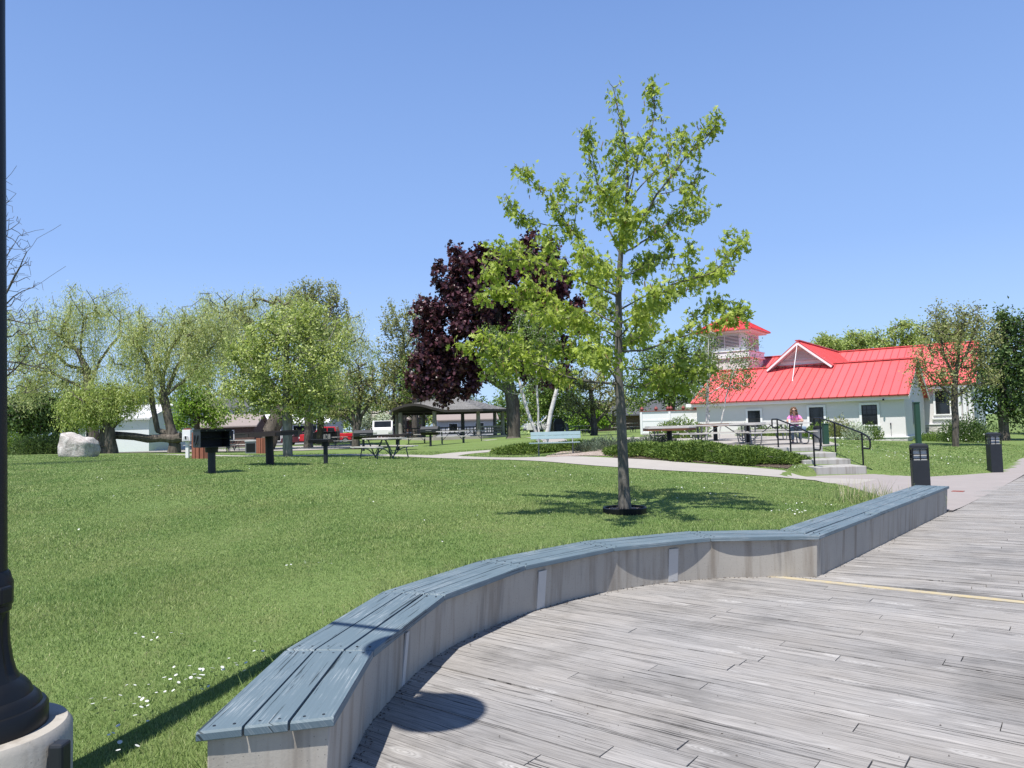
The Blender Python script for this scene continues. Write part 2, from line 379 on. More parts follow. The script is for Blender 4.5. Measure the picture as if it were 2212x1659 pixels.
M['tyre'] = plain('tyre_rubber', (.018, .018, .018), .85, .2); M['rim'] = plain('alloy_rim', (.35, .35, .36), .35, .1, metal=.6); M['lamp'] = plain('headlight_lens', (.65, .66, .66), .15, .05); M['tail'] = plain('tail_light_lens', (.4, .02, .02), .2, .05)
M['siding'] = plain('pale_grey_siding', (.52, .53, .54), .75, .06, 3); M['garage'] = plain('white_metal_cladding', (.66, .69, .73), .6, .04, 2); M['roofgrey'] = plain('grey_asphalt_roof', (.085, .088, .095), .9, .2, 14)
M['roofbrown'] = plain('brown_metal_roof', (.28, .235, .21), .6, .15, 6); M['cottage'] = plain('brown_board_wall', (.135, .070, .055), .8, .15, 5); M['brickdark'] = stone_mat('dark_brick_wall', (.16, .105, .085), 5)
M['greenpost'] = plain('dark_green_paint', (.022, .065, .042), .5, .15, 6); M['water'] = None; M['asphalt'] = plain('lot_asphalt', (.13, .125, .12), .95, .2, 3)
t = NT('lake_water'); t.bsdf((.02, .06, .08), .08, spec=.5, normal=t.bump(t.noise(t.world(), 1.5, 4), .4, .1)); M['water'] = t.m
t = NT('frosted_lamp_glass'); t.bsdf((.5, .5, .5), .3, spec=.5); M['lampglass'] = t.m
M['crabbark'] = bark_mat('pale_grey_bark', (.13, .125, .115), (.30, .285, .26), 8)
# ------------------------------------------------------------------ seat wall outline (needed by the terrain)
HB = .43
inner_px = [(720, 1550), (806.4, 1404.7), (960.5, 1285.2), (1134.7, 1221.8), (1326.2, 1182.2), (1535, 1161.3), (1769.7, 1157), (2050.5, 1050)]
outer_px = [(421.6, 1583), (614.3, 1391.8), (818.8, 1278.5), (1046.8, 1208.9), (1257.7, 1169.3), (1500, 1149.5), (1689, 1139.4), (1976, 1046.6)]
IN = [Pz(x, y, HB) for x, y in inner_px]
def left_n(a, b):
    d = (b - a).normalized(); return Vector((-d.y, d.x, 0))
BW = .50
OUT = []
for i, p in enumerate(IN):           # mitred outer edge at a constant seat depth
    if i == 0: n = left_n(IN[0], IN[1]); OUT.append(p + n * BW)
    elif i == len(IN) - 1: n = left_n(IN[-2], IN[-1]); OUT.append(p + n * BW)
    else:
        n1, n2 = left_n(IN[i - 1], p), left_n(p, IN[i + 1]); n = (n1 + n2).normalized(); OUT.append(p + n * (BW / n.dot(n1)))
OUT[0] = Pz(421.6, 1583, HB)
MID = [(a + b) / 2 for a, b in zip(IN, OUT)]
sdir = (IN[7] - IN[6]).normalized()
edge_line = [Vector((MID[0].x - .05, -30, 0)), Vector((MID[0].x - .05, MID[0].y, 0))] + [Vector((m.x, m.y, 0)) for m in MID[1:]] 
far_edge0 = Vector((IN[7].x, IN[7].y, 0)) + sdir * .05
edge_line = edge_line + [far_edge0 + sdir * 200]
EL = np.array([(p.x, p.y) for p in edge_line])
DW = 7.5                              # boardwalk width
sright = Vector((sdir.y, -sdir.x, 0))

def side_of_edge(X, Y):              # >0: deck side (right of the edge line); nearest segment decides
    best = np.full(X.shape, 1e18); sd = np.zeros(X.shape)
    for i in range(len(EL) - 1):
        a, b = EL[i], EL[i + 1]; d = b - a; L2 = d @ d
        t = np.clip(((X - a[0]) * d[0] + (Y - a[1]) * d[1]) / L2, 0, 1)
        qx, qy = a[0] + t * d[0], a[1] + t * d[1]; ds = (X - qx) ** 2 + (Y - qy) ** 2
        s = d[1] * (X - a[0]) - d[0] * (Y - a[1]); m = ds < best - 1e-9
        best = np.where(m, ds, best); sd = np.where(m, np.sign(s), sd)
    return sd * np.sqrt(best)

# ------------------------------------------------------------------ terrain: heights read off object feet, interpolated
ctrl = []
def cpz(x, y, D): p = P(x, y, D); ctrl.append((p.x, p.y, p.z))
for x, y, D in [(457, 1022, 15), (583, 1003, 17.2), (703, 1003, 18.5), (850, 991, 27), (620, 988, 28), (405, 990, 24.5), (150, 988, 28), (5, 984, 28), (1200, 984, 27),
                (1350, 1109, 10.2), (785, 977, 43), (930, 967, 45), (860, 974, 34), (985, 958, 43), (1110, 946, 48), (1060, 944, 66), (880, 944, 66), (1250, 943, 52), (1340, 935, 58),
                (1390, 938, 50), (1870, 1021, 20.4), (1955, 955, 42), (2065, 965, 31), (2145, 1018, 20), (1300, 1003, 22.5), (1600, 1021, 20), (1950, 985, 26), (900, 984, 30), (1480, 1010, 21.5)]:
    cpz(x, y, D)
ctrl += [(6.95, 12.5, .02), (7.5, 12.9, .0), (6.9, 13.6, .03), (11.5, 25.5, .60), (12.5, 28, .62), (14, 32, .6), (16, 36, .5), (-2.6, 3.1, .03), (-1.55, 2.3, .0), (-3.6, 1.0, .05), (-1.55, 3.3, .10), (-5, 4, .15), (-8, 8, .42), (-14, 14, .8), (-25, 24, .9), (-12, 3, .3), (-6, 10, .55), (-30, 5, .6), (-1, -6, 0), (-15, -8, .2),
         (6.3, 12.9, .05), (7.7, 14, .02), (7, 17, .05), (10.5, 18, .02), (14, 19, 0), (20, 26, 0), (28, 33, 0), (60, 70, 0), (1.5, 8.7, .40), (-1, 7.5, .40), (4.3, 9.4, .34), (4.5, 13, .30), (1, 14, .52), (-2, 14, .66),
         (2.5, 24.3, .62), (5, 23.6, .66), (8, 23.8, .66), (8, 30, .66), (15, 30, .42), (4, 30, .68), (10.3, 24.5, .66), (13, 24, .32), (17, 30, .25), (13, 38, .62), (26, 44, .2), (24, 36, .2),
         (-30, 60, .35), (-10, 58, .32), (-40, 80, .15), (0, 84, .3), (-20, 78, .1), (40, 95, .5), (15, 75, .9), (20, 60, .6), (0, 58, .5), (-28, 42, .75), (-16, 40, .55), (-45, 30, .6), (120, 120, 0), (-120, 120, 0), (0, 200, 0), (-150, 0, 0.2), (150, 260, 0), (-150, 260, 0)]
for i in (1, 2, 3, 4, 5, 6):
    n = (OUT[i] - IN[i]).normalized(); q = OUT[i] + n * .05; ctrl.append((q.x, q.y, (.22, .35, .375, .38, .38, .37)[i - 1]))
for k in (.35, .7, .97):
    q = OUT[6].lerp(OUT[7], k); ctrl.append((q.x - .05, q.y + .05, .36 - .30 * k * k))
C = np.array(ctrl); cc = 1.2
def phi(r2): return np.sqrt(r2 + cc * cc)
A = phi((C[:, None, 0] - C[None, :, 0]) ** 2 + (C[:, None, 1] - C[None, :, 1]) ** 2)
n_ = len(C); AA = np.zeros((n_ + 1, n_ + 1)); AA[:n_, :n_] = A - np.eye(n_) * .15; AA[:n_, n_] = 1; AA[n_, :n_] = 1
W_ = np.linalg.solve(AA, np.r_[C[:, 2], 0])
def hraw(X, Y):
    out = np.full(np.shape(X), W_[n_])
    for i in range(n_): out = out + W_[i] * phi((X - C[i, 0]) ** 2 + (Y - C[i, 1]) ** 2)
    return np.clip(out, -.4, 1.15)
def axis(parts):
    a = []
    for lo, hi, st in parts: a += list(np.arange(lo, hi, st))
    return np.array(a + [parts[-1][1]])
gx = axis([(-400, -60, 20), (-60, -16, 1.5), (-16, -4, .4), (-4, 10.6, .1), (10.6, 30, .5), (30, 80, 2.5), (80, 420, 20)])
gy = axis([(-60, -4, 4), (-4, .8, .4), (.8, 14, .1), (14, 34, .25), (34, 70, 1), (70, 120, 2.5), (120, 600, 30)])
e7 = Vector((IN[7].x, IN[7].y, 0))
def ez(k, off): p = e7 + sdir * k - sright * off; return (p.x, p.y)
plaza = [ez(.02, -.03), ez(4, -.03), ez(8, -.03), ez(14, -.03), ez(30, -.03), ez(60, -.03), ez(60, .9), ez(16, .9)] + [tuple(Pz(x, y, .02)[:2]) for x, y in ((2150, 1021), (2080, 1026), (2000, 1030.5), (1930, 1027))] + [(9.9, 20.52), (8.3, 20.5), (7.75, 20.3), (7.1, 19.6), (7.7, 17.4), (7.3, 15.2), ez(.4, .75), ez(.02, .45)]
def in_poly(poly, X, Y):
    ins = np.zeros(np.shape(X), bool); n = len(poly)
    for i in range(n):
        (x1, y1), (x2, y2) = poly[i], poly[(i + 1) % n]
        ins ^= ((y1 > Y) != (y2 > Y)) & (X < (x2 - x1) * (Y - y1) / (y2 - y1 + 1e-12) + x1)
    return ins
PZ = .70
PATIO = [(8.2, 23.62), (9.75, 23.62), (9.85, 24.1), (11.0, 25.2), (11.9, 28), (12.6, 32), (13.5, 36), (17.6, 44.2), (11.6, 47.6), (6.2, 45), (5.4, 33), (4.6, 26.6), (4.9, 25.4), (6.7, 24.5), (8.2, 23.9)]
GX, GY = np.meshgrid(gx, gy)
GZ = hraw(GX, GY); GZ = np.where(in_poly(plaza, GX, GY), np.minimum(GZ, .012), GZ); GZ = np.where(in_poly(PATIO, GX, GY), np.minimum(GZ, PZ - .06), GZ); SD = side_of_edge(GX, GY)
GZ = np.where((SD > 0.0) & (SD < DW + 1.0), np.minimum(GZ, -.28), GZ)
GZ = np.where(SD >= DW + 1.0, -np.minimum(.28 + (SD - DW - 1) * .4, 4.0), GZ)
def hz(x, y):                         # height of the built sheet
    i = int(np.clip(np.searchsorted(gx, x) - 1, 0, len(gx) - 2)); j = int(np.clip(np.searchsorted(gy, y) - 1, 0, len(gy) - 2))
    u = (x - gx[i]) / (gx[i + 1] - gx[i]); v = (y - gy[j]) / (gy[j + 1] - gy[j])
    return float((GZ[j, i] * (1 - u) + GZ[j, i + 1] * u) * (1 - v) + (GZ[j + 1, i] * (1 - u) + GZ[j + 1, i + 1] * u) * v)
def hzv(X, Y):
    I = np.clip(np.searchsorted(gx, X) - 1, 0, len(gx) - 2); J = np.clip(np.searchsorted(gy, Y) - 1, 0, len(gy) - 2)
    u = (X - gx[I]) / (gx[I + 1] - gx[I]); v = (Y - gy[J]) / (gy[J + 1] - gy[J])
    return (GZ[J, I] * (1 - u) + GZ[J, I + 1] * u) * (1 - v) + (GZ[J + 1, I] * (1 - u) + GZ[J + 1, I + 1] * u) * v
def G(x, y): return Vector((x, y, hz(x, y)))
def at(px, D, dz=0.0):                # ground point at depth D in picture column px (near the horizon row)
    p = P(px, 950, D); p.z = hz(p.x, p.y) + dz; return p
nx, ny = len(gx), len(gy)
V = np.stack([GX.ravel(), GY.ravel(), GZ.ravel()], 1)
ii, jj = np.meshgrid(np.arange(nx - 1), np.arange(ny - 1)); b0 = (jj * nx + ii).ravel()
lawn = np_mesh('lawn', V, np.stack([b0, b0 + 1, b0 + nx + 1, b0 + nx], 1), M['lawn'], smooth=True); tag(lawn, kind='structure')
wp = far_edge0 + sright * 60
mbw = MB(); a0 = far_edge0 - sdir * 250 + sright * (DW + 1.5); a1 = far_edge0 + sdir * 400 + sright * (DW + 1.5)
mbw.quad((a0.x, a0.y, -.9), ((a0 + sright * 500).x, (a0 + sright * 500).y, -.9), ((a1 + sright * 500).x, (a1 + sright * 500).y, -.9), (a1.x, a1.y, -.9))
tag(mbw.build('water', M['water'], smooth=False), kind='structure')

def sheet(name, poly, mat, dz=.014, step=.35, raw=False):      # flat paving draped on the terrain
    xs = [p[0] for p in poly]; ys = [p[1] for p in poly]
    import bmesh
    bm = bmesh.new(); f = bm.faces.new([bm.verts.new((p[0], p[1], 0)) for p in poly])
    for ax, lo, hi in ((0, min(xs), max(xs)), (1, min(ys), max(ys))):
        c = lo + step
        while c < hi:
            co = (c, 0, 0) if ax == 0 else (0, c, 0); no = (1, 0, 0) if ax == 0 else (0, 1, 0)
            bmesh.ops.bisect_plane(bm, geom=bm.verts[:] + bm.edges[:] + bm.faces[:], plane_co=co, plane_no=no); c += step
    for v in bm.verts: v.co.z = (float(np.clip(hraw(v.co.x, v.co.y), -.012, .014)) if raw else hz(v.co.x, v.co.y)) + dz
    bmesh.ops.recalc_face_normals(bm, faces=bm.faces[:])
    if sum(q.normal.z for q in bm.faces) < 0: bmesh.ops.reverse_faces(bm, faces=bm.faces[:])
    me = bpy.data.meshes.new(name); bm.to_mesh(me); bm.free(); me.shade_smooth()
    return tag(link(name, me, mat), kind='structure')
def ribbon(name, pts, w, mat, dz=.016, n=10):
    pts = [Vector((p[0], p[1], 0)) for p in pts]; q = []
    for i in range(len(pts) - 1):
        p0, p1, p2, p3 = pts[max(i - 1, 0)], pts[i], pts[i + 1], pts[min(i + 2, len(pts) - 1)]
        for k in range(n):
            s = k / n; q.append(.5 * ((2 * p1) + (p2 - p0) * s + (2 * p0 - 5 * p1 + 4 * p2 - p3) * s * s + (3 * p1 - p0 - 3 * p2 + p3) * s ** 3))
    q.append(pts[-1]); mb = MB(); rows = []
    for i, p in enumerate(q):
        d = (q[min(i + 1, len(q) - 1)] - q[max(i - 1, 0)]).normalized(); nn = Vector((-d.y, d.x, 0))
        rows.append([Vector((c.x, c.y, hz(c.x, c.y) + dz)) for c in (p + nn * (w * (k / 4 - .5)) for k in range(5))])
    vs = [v for r in rows for v in r]; mb.add(vs, [(i * 5 + j + 1, i * 5 + j, (i + 1) * 5 + j, (i + 1) * 5 + j + 1) for i in range(len(q) - 1) for j in range(4)])
    o = mb.build(name, mat)
    return tag(o, kind='structure'), q
PATHPTS = [(8.6, 18.2), (6.4, 20.2), (4, 21.9), (1.6, 23.5), (-1, 26), (-3.5, 29.2)]
_, main_q = ribbon('main_path', PATHPTS, 1.45, M['path'])
_, br_q = ribbon('path_branch_to_shelter', [(-2.9, 28.6), (-2.2, 30.6), (.6, 33.2), (2.2, 40), (.5, 52), (-2, 60)], 1.3, M['path'], .010)
_, bl_q = ribbon('path_branch_to_grills', [(-3.0, 28.8), (-5, 30.1), (-7.6, 31), (-9.4, 29.6), (-11.5, 29.8), (-16, 34)], 1.3, M['path'], .012)
sheet('plaza', plaza, M['pinkc'], .012, .5, True)
bk = MB()
for (bx, by) in ((2070, 1059.5), (2097, 1061)):
    p = Pz(bx, by, .03); z = hz(p.x, p.y)
    for i in range(4):
        for j in range(2):
            q = Vector((p.x, p.y, 0)) + sdir * (j * .11) + sright * (i * .055 - .1); bk.box((q.x, q.y, z + .017), (.05, .10, .008), rz=math.atan2(sdir.y, sdir.x) - PI / 2)
tag(bk.build('brick_inlay', M['brick']), kind='structure')
# chips under the park bench, soil under the shrubs
CH = [Pz(x, y, .52) for x, y in [(1085, 999), (1200, 975), (1345, 972), (1400, 985), (1460, 1003), (1300, 1001)]]
sheet('wood_chip_bed', [(1.05, 24.6), (1.2, 27), (2.0, 29.2), (4.0, 29), (4.6, 26), (4.2, 23.4), (3.2, 23.6), (2.2, 24.15)], M['mulch'], .02, .3)
BED = [(3.1, 23.4), (3.6, 25.5), (6.8, 25.4), (8.1, 23.9), (8.2, 21.7), (7.6, 20.7), (5.2, 22.1)]
sheet('planting_bed', BED, M['soil'], .018, .3)
# patio slab
pat = MB(); pat.prism(PATIO, PZ - .35, PZ)
tag(pat.build('patio', M['path'], smooth=False, bevel=.015), kind='structure')
sheet('parking_lot', [(-60, 60), (-34, 62), (-12, 70), (6, 76), (8, 96), (-60, 100)], M['asphalt'], .02, 4)
sheet('lot_strip', [(-34, 46), (-14, 49), (-9, 56), (-12, 60), (-36, 58)], M['path'], .03, 2)

# ------------------------------------------------------------------ boardwalk planks
def seg_hit(p, d):                    # smallest travel along d (any sign) from p onto the edge line
    ts = []
    for i in range(len(EL) - 1):
        a, b = EL[i], EL[i + 1]; e = b - a; den = d[0] * e[1] - d[1] * e[0]
        if abs(den) < 1e-9: continue
        t = ((a[0] - p[0]) * e[1] - (a[1] - p[1]) * e[0]) / den; u = ((a[0] - p[0]) * d[1] - (a[1] - p[1]) * d[0]) / den
        if -1e-6 <= u <= 1 + 1e-6: ts.append(t)
    return max(ts) if ts else None    # hit nearest the deck interior
dV, dU = [], []
def plank(c0, c1, half, q, s, z=0.0):
    th = .038; r = rng.normal(0, .0012); half = half - max(0, rng.normal(.0004, .0012))
    a = [c0 - s * half, c1 - s * half, c1 + s * half, c0 + s * half]
    uo, vo = rng.uniform(0, 50), rng.uniform(0, 50); L = (c1 - c0).length
    top = [(p.x, p.y, z + r + (rng.normal(0, .0012))) for p in a]; bot = [(p.x, p.y, z - th) for p in a]
    uvt = [(uo, vo), (uo + L, vo), (uo + L, vo + 2 * half), (uo, vo + 2 * half)]
    n = len(dV)
    def fq(idx, uv):
        dU.append(uv); return idx
    base = len(vs_); vs_.extend(top + bot)
    fs_.append((base, base + 1, base + 2, base + 3)); dU.append(uvt)
    for (i, j) in ((0, 1), (1, 2), (2, 3), (3, 0)):
        fs_.append((base + i, base + 4 + i, base + 4 + j, base + j)); dU.append([uvt[i], uvt[i], uvt[j], uvt[j]])
vs_, fs_ = [], []
pw, gap = .138, .004
yl0, yl1 = Pz(1700, 1249, 0), Pz(2198, 1300.5, 0)       # the yellow line
yd = (yl1 - yl0).normalized(); yn = Vector((-yd.y, yd.x, 0))
yl0 = Vector((IN[6].x, IN[6].y, 0)) - yd * .42 - yn * .22
def rows(origin, q, s, k0, k1, limit):
    for k in range(k0, k1):
        o = origin + s * (k * (pw + gap)); t0 = seg_hit((o.x, o.y), (q.x, q.y))
        if t0 is None: continue
        st = o + q * t0; far = o + q * (t0 + 14)
        # right side of the deck
        off = (st - Vector((far_edge0.x, far_edge0.y, 0))).dot(sright); L = (DW - off) / max(.2, q.dot(sright))
        t = -.02; first = True
        while t < L:
            ln = rng.uniform(1.2, 3.8) if first else rng.choice([3.0, 3.66, 4.27, 4.88]); first = False
            e = min(t + ln, L)
            limit(st + q * t, st + q * (e - .006), q, s); t = e
qA = Vector((math.sin(R(132)), math.cos(R(132)), 0)); sA = Vector((-qA.y, qA.x, 0))
qA = yd.copy(); sA = yn.copy()
rows(yl0 - sA * (pw / 2 + gap), qA, sA, -110, 1, lambda a, b, q, s: plank(a, b, pw / 2, q, s))
nA = len(fs_)
qB = Vector((sright.x, sright.y, 0)); qB = (qB * math.cos(R(9)) + sdir * math.sin(R(9))).normalized(); sB = Vector((-qB.y, qB.x, 0))
def limB(a, b, q, s):                 # keep only what lies beyond the yellow line
    y0 = yl0 + yn * (.085 + pw / 2)
    da, db = (a - y0).dot(yn), (b - y0).dot(yn)
    if da < 0 and db < 0: return
    if da < 0: a = a + (b - a) * (da / (da - db))
    elif db < 0: b = b + (a - b) * (db / (db - da))
    if (b - a).length > .05: plank(a, b, pw / 2, q, s)
rows(yl0, qB, sB, -20, 420, limB)
mat_deck = np_mesh('boardwalk', np.array(vs_), np.array(fs_), M['deck'], uv=np.array(dU).reshape(-1, 2)); tag(mat_deck, kind='structure')
ym = MB(); ya = yl0 - yd * .1; yb = yl0 + yd * 8.5
ym.quad(ya - yn * .005 + Vector((0, 0, .006)), yb - yn * .005 + Vector((0, 0, .006)), yb + yn * .088 + Vector((0, 0, .006)), ya + yn * .088 + Vector((0, 0, .006)))
ym.quad(ya - yn * .005 + Vector((0, 0, -.04)), yb - yn * .005 + Vector((0, 0, -.04)), yb - yn * .005 + Vector((0, 0, .006)), ya - yn * .005 + Vector((0, 0, .006)))
tag(ym.build('yellow_edge_board', M['yellow'], smooth=False), kind='structure')

# ------------------------------------------------------------------ seat wall
sw = thing('seat_wall', 'long curved concrete seat wall topped with worn blue-grey boards along the boardwalk', 'bench', (0, 0, 0))
def smooth_curve(pts, n=10):
    q = []
    for i in range(len(pts) - 1):
        p0, p1, p2, p3 = pts[max(i - 1, 0)], pts[i], pts[i + 1], pts[min(i + 2, len(pts) - 1)]
        if i == 0: p0 = p1 * 2 - p2
        for k in range(n):
            s = k / n; q.append(.5 * ((2 * p1) + (p2 - p0) * s + (2 * p0 - 5 * p1 + 4 * p2 - p3) * s * s + (3 * p1 - p0 - 3 * p2 + p3) * s ** 3))
    return q + [pts[-1]]
arc = smooth_curve(IN[:7], 12); arc[0:12] = [IN[0].lerp(IN[1], k / 12) for k in range(12)]
k7 = [IN[6].lerp(IN[7], k / 14) for k in range(1, 15)]; line = arc + k7
wm = MB(); rings = []
for i, p in enumerate(line):
    a, b = line[max(i - 1, 0)], line[min(i + 1, len(line) - 1)]
    if i == len(arc) - 1: n = ((left_n(line[i - 1], p) + left_n(p, line[i + 1])) / 2); n = n / n.length / n.normalized().dot(left_n(line[i - 1], p))
    else: n = left_n(a, b)
    if i in (0, len(line) - 1):
        t_ = (line[1] - line[0]).normalized() if i == 0 else (line[-2] - line[-1]).normalized(); p = p + t_ * .03
    z1 = HB - .042
    rings.append([p + n * .022 + Vector((0, 0, z1 - HB)), p + n * .062 + Vector((0, 0, -.15 - HB)), p + n * .45 + Vector((0, 0, -.15 - HB)), p + n * .45 + Vector((0, 0, z1 - HB))])
for k_ in range(12):
    f_ = 1 - k_ / 12; sh_ = (OUT[0] - IN[0]) * .95; cur = rings[k_][3]; tgt = IN[0].lerp(IN[1], k_ / 12) + (OUT[0].lerp(OUT[1], k_ / 12) - IN[0].lerp(IN[1], k_ / 12)) * .94
    if k_ == 0: tgt = tgt + (IN[1] - IN[0]).normalized() * .03
    for q_ in (2, 3): rings[k_][q_] = Vector((tgt.x, tgt.y, rings[k_][q_].z))
vs = [v for r in rings for v in r]; L_ = len(rings)
wm.add(vs, [(i * 4 + j, i * 4 + (j + 1) % 4, (i + 1) * 4 + (j + 1) % 4, (i + 1) * 4 + j) for i in range(L_ - 1) for j in range(4)] + [(3, 2, 1, 0), ((L_ - 1) * 4, (L_ - 1) * 4 + 1, (L_ - 1) * 4 + 2, (L_ - 1) * 4 + 3)])
wo = wm.build('concrete_wall', M['concrete'], sw, bevel=.006)
def seat_board(a0, a1, b1, b0, z0, z1):
    mb = MB(); c = [a0, a1, b1, b0]; L = (a1 - a0).length; uo, vo = rng.uniform(0, 40), rng.uniform(0, 40)
    e = .009
    ctr = sum(c, Vector()) / 4
    def ins(p, k):
        d = (ctr - p); d.z = 0; return p + d.normalized() * k
    W = (b0 - a0).length; uv = [(uo, vo), (uo + L, vo), (uo + L, vo + W), (uo, vo + W)]
    q = lambda p, z: Vector((p.x, p.y, z))
    rs = [[q(ins(p, e), z1 - 0) for p in c], [q(p, z1 - e) for p in c], [q(p, z0 + e * .5) for p in c], [q(ins(p, e * .5), z0) for p in c]]
    mb.quad(*rs[0], uv=uv)
    for r0, r1 in zip(rs, rs[1:]):
        for i in range(4):
            j = (i + 1) % 4; dv = .02
            mb.quad(r0[i], r1[i], r1[j], r0[j], uv=[uv[i], (uv[i][0], uv[i][1] + dv), (uv[j][0], uv[j][1] + dv), uv[j]])
    mb.quad(*rs[3][::-1], uv=uv[::-1])
    return mb.build('seat_board', M['board'], sw, smooth=False)
for i in range(7):
    dirv = (IN[i + 1] - IN[i]).normalized(); ga = .004
    nsub = 1 if i < 6 else 3
    for k in range(3):
        f0, f1 = k / 3 + (.010 if k else 0), (k + 1) / 3 - (.010 if k < 2 else 0)
        for s_ in range(nsub):
            u0, u1 = s_ / nsub, (s_ + 1) / nsub
            if nsub > 1:
                u0 += (0, .06, -.05)[k] if s_ else 0; u1 += (0, .06, -.05)[k] if s_ < nsub - 1 else 0
            I0, I1 = IN[i].lerp(IN[i + 1], u0), IN[i].lerp(IN[i + 1], u1); O0, O1 = OUT[i].lerp(OUT[i + 1], u0), OUT[i].lerp(OUT[i + 1], u1)
            dz = rng.normal(0, .0015)
            seat_board(I0.lerp(O0, f0) + dirv * ga, I1.lerp(O1, f0) - dirv * ga, I1.lerp(O1, f1) - dirv * ga, I0.lerp(O0, f1) + dirv * ga, HB - .040, HB + dz)
# screws in the boards: one countersunk pair per board end is part of the board's look
scr = MB()
for i in range(7):
    for k in range(3):
        for u in ((.05, .95) if i < 6 else (.02, .31, .35, .64, .68, .98)):
            for f in (.28, .72):
                p = IN[i].lerp(IN[i + 1], u).lerp(OUT[i].lerp(OUT[i + 1], u), (k + f) / 3)
                scr.lathe([(.007, -.004), (.007, .0012)], 8, (p.x, p.y, HB + .0012))
scr.build('screw_heads', M['dark'], sw, smooth=False)
# galvanised joint straps on the wall face
def strap(px0, py0, px1, py1, w):
    best = None
    for i, r in enumerate(rings[:-1]):
        q = (r[0] + r[1]) / 2; d = ray((px0 + px1) / 2, (py0 + py1) / 2); xx = q.x / q.y - d.x / d.y
        if q.y > 2 and (best is None or abs(xx) < best[0]): best = (abs(xx), i)
    i = best[1]; r, r2 = rings[i], rings[i + 1]; tdir = (r2[0] - r[0]).normalized(); n = left_n(r[0], r2[0])
    mb = MB(); a, b = r[0] - n * .002, r[1] - n * .002
    a = a + Vector((0, 0, -.045)); b = a.lerp(b, 1.0); b.z = .01; b = Vector((b.x, b.y, .004))
    p = [a, a + tdir * w, b + tdir * w, b]; o_ = -n * .012
    mb.add(p + [q + o_ for q in p], [(4, 5, 6, 7), (0, 4, 7, 3), (1, 2, 6, 5), (0, 1, 5, 4), (3, 7, 6, 2)])
    mb.build('joint_strap', M['strap'], sw, smooth=False, bevel=.002)
strap(868, 1430, 868, 1470, .055); strap(1155, 1262, 1155, 1300, .11); strap(1445, 1200, 1445, 1250, .11)

# dark litter caught along the foot of the wall
lt = MB()
for i in range(len(rings) - 1):
    for _ in range(5 if i < 72 else 9):
        u = rng.random(); a = rings[i][1].lerp(rings[i + 1][1], u); n = (rings[i][1] - rings[i][2]); n.z = 0; n.normalize()
        q = a + n * (.01 + rng.exponential(.035)); an = rng.uniform(0, PI); r_ = rng.uniform(.004, .013); d = Vector((math.cos(an), math.sin(an), 0)) * r_; e = Vector((-d.y, d.x, 0)) * rng.uniform(.25, .7)
        z = Vector((q.x, q.y, .004)); lt.add([z - d, z - e + Vector((0, 0, .004)), z + d, z + e + Vector((0, 0, .003))], [(0, 1, 2, 3)])
for _ in range(90):
    q = Pz(rng.uniform(900, 2150), rng.uniform(1260, 1640), .004); an = rng.uniform(0, PI); r_ = rng.uniform(.002, .008); d = Vector((math.cos(an), math.sin(an), 0)) * r_; e = Vector((-d.y, d.x, 0)) * .5
    if float(side_of_edge(np.array([q.x]), np.array([q.y]))[0]) < .35: continue
    lt.add([q - d, q - e + Vector((0, 0, .003)), q + d, q + e + Vector((0, 0, .004))], [(0, 1, 2, 3)])
tag(lt.build('leaf_litter', M['soil'], smooth=False), kind='stuff')
# ------------------------------------------------------------------ foliage
def unit(a): return a / np.maximum(np.linalg.norm(a, axis=1, keepdims=True), 1e-9)
T_DIAMOND = (np.array([(0, 0), (.45, .5), (1, 0), (.45, -.5)]), [(0, 1, 2, 3)])
T_LEAF = (np.array([(0, 0), (.3, .42), (.7, .36), (1, 0), (.7, -.36), (.3, -.42)]), [(0, 1, 2, 3), (0, 3, 4, 5)])
T_OAK = (np.array([(0, 0), (.22, .13), (.30, .42), (.42, .12), (.58, .50), (.66, .13), (.82, .26), (1, 0), (.82, -.26), (.66, -.13), (.58, -.50), (.42, -.12), (.30, -.42), (.22, -.13)]),
         [(0, 1, 13, 13), (1, 2, 3, 13), (3, 11, 12, 13), (3, 4, 5, 11), (5, 9, 10, 11), (5, 6, 7, 9), (7, 8, 9, 9)])
T_MAPLE = (np.array([(0, 0), (.15, .5), (.45, .25), (.6, .55), (1, 0), (.6, -.55), (.45, -.25), (.15, -.5)]), [(0, 1, 2, 6), (0, 6, 7, 7), (2, 3, 4, 6), (4, 5, 6, 6)])
def leaves(name, Cn, size, mat, parent, tmpl=T_DIAMOND, aspect=.6, droop=.3, up=.5, jit=.35, fold=.25, dirs=None, r=rng):
    N = len(Cn); tp, tf = tmpl
    u = r.normal(size=(N, 3)); u[:, 2] -= droop
    if dirs is not None: u = u * .55 + dirs * 1.5
    u = unit(u); n = r.normal(size=(N, 3)); n[:, 2] += up; n = unit(n - u * (n * u).sum(1, keepdims=True)); wv = np.cross(n, u)
    L = size * (1 + jit * (r.random((N, 1)) * 2 - 1))
    k = len(tp)
    V = Cn[:, None, :] + L[:, None] * (u[:, None, :] * (tp[None, :, 0:1] - .1) + wv[:, None, :] * (tp[None, :, 1:2] * aspect) + n[:, None, :] * (np.abs(tp[None, :, 1:2]) * fold - .12 * tp[None, :, 0:1] ** 2))
    V = V.reshape(-1, 3); tf = np.array([f if len(f) == 4 else f for f in tf])
    if any(len(set(f)) < 4 for f in tf.tolist()):
        tri = []
        for f in tf.tolist():
            tri += [(f[0], f[1], f[2])] + ([(f[0], f[2], f[3])] if len(set(f)) == 4 else [])
        tf = np.array(tri)
    Fc = (np.arange(N)[:, None, None] * k + tf[None]).reshape(-1, tf.shape[1])
    return np_mesh(name, V, Fc, mat, parent)

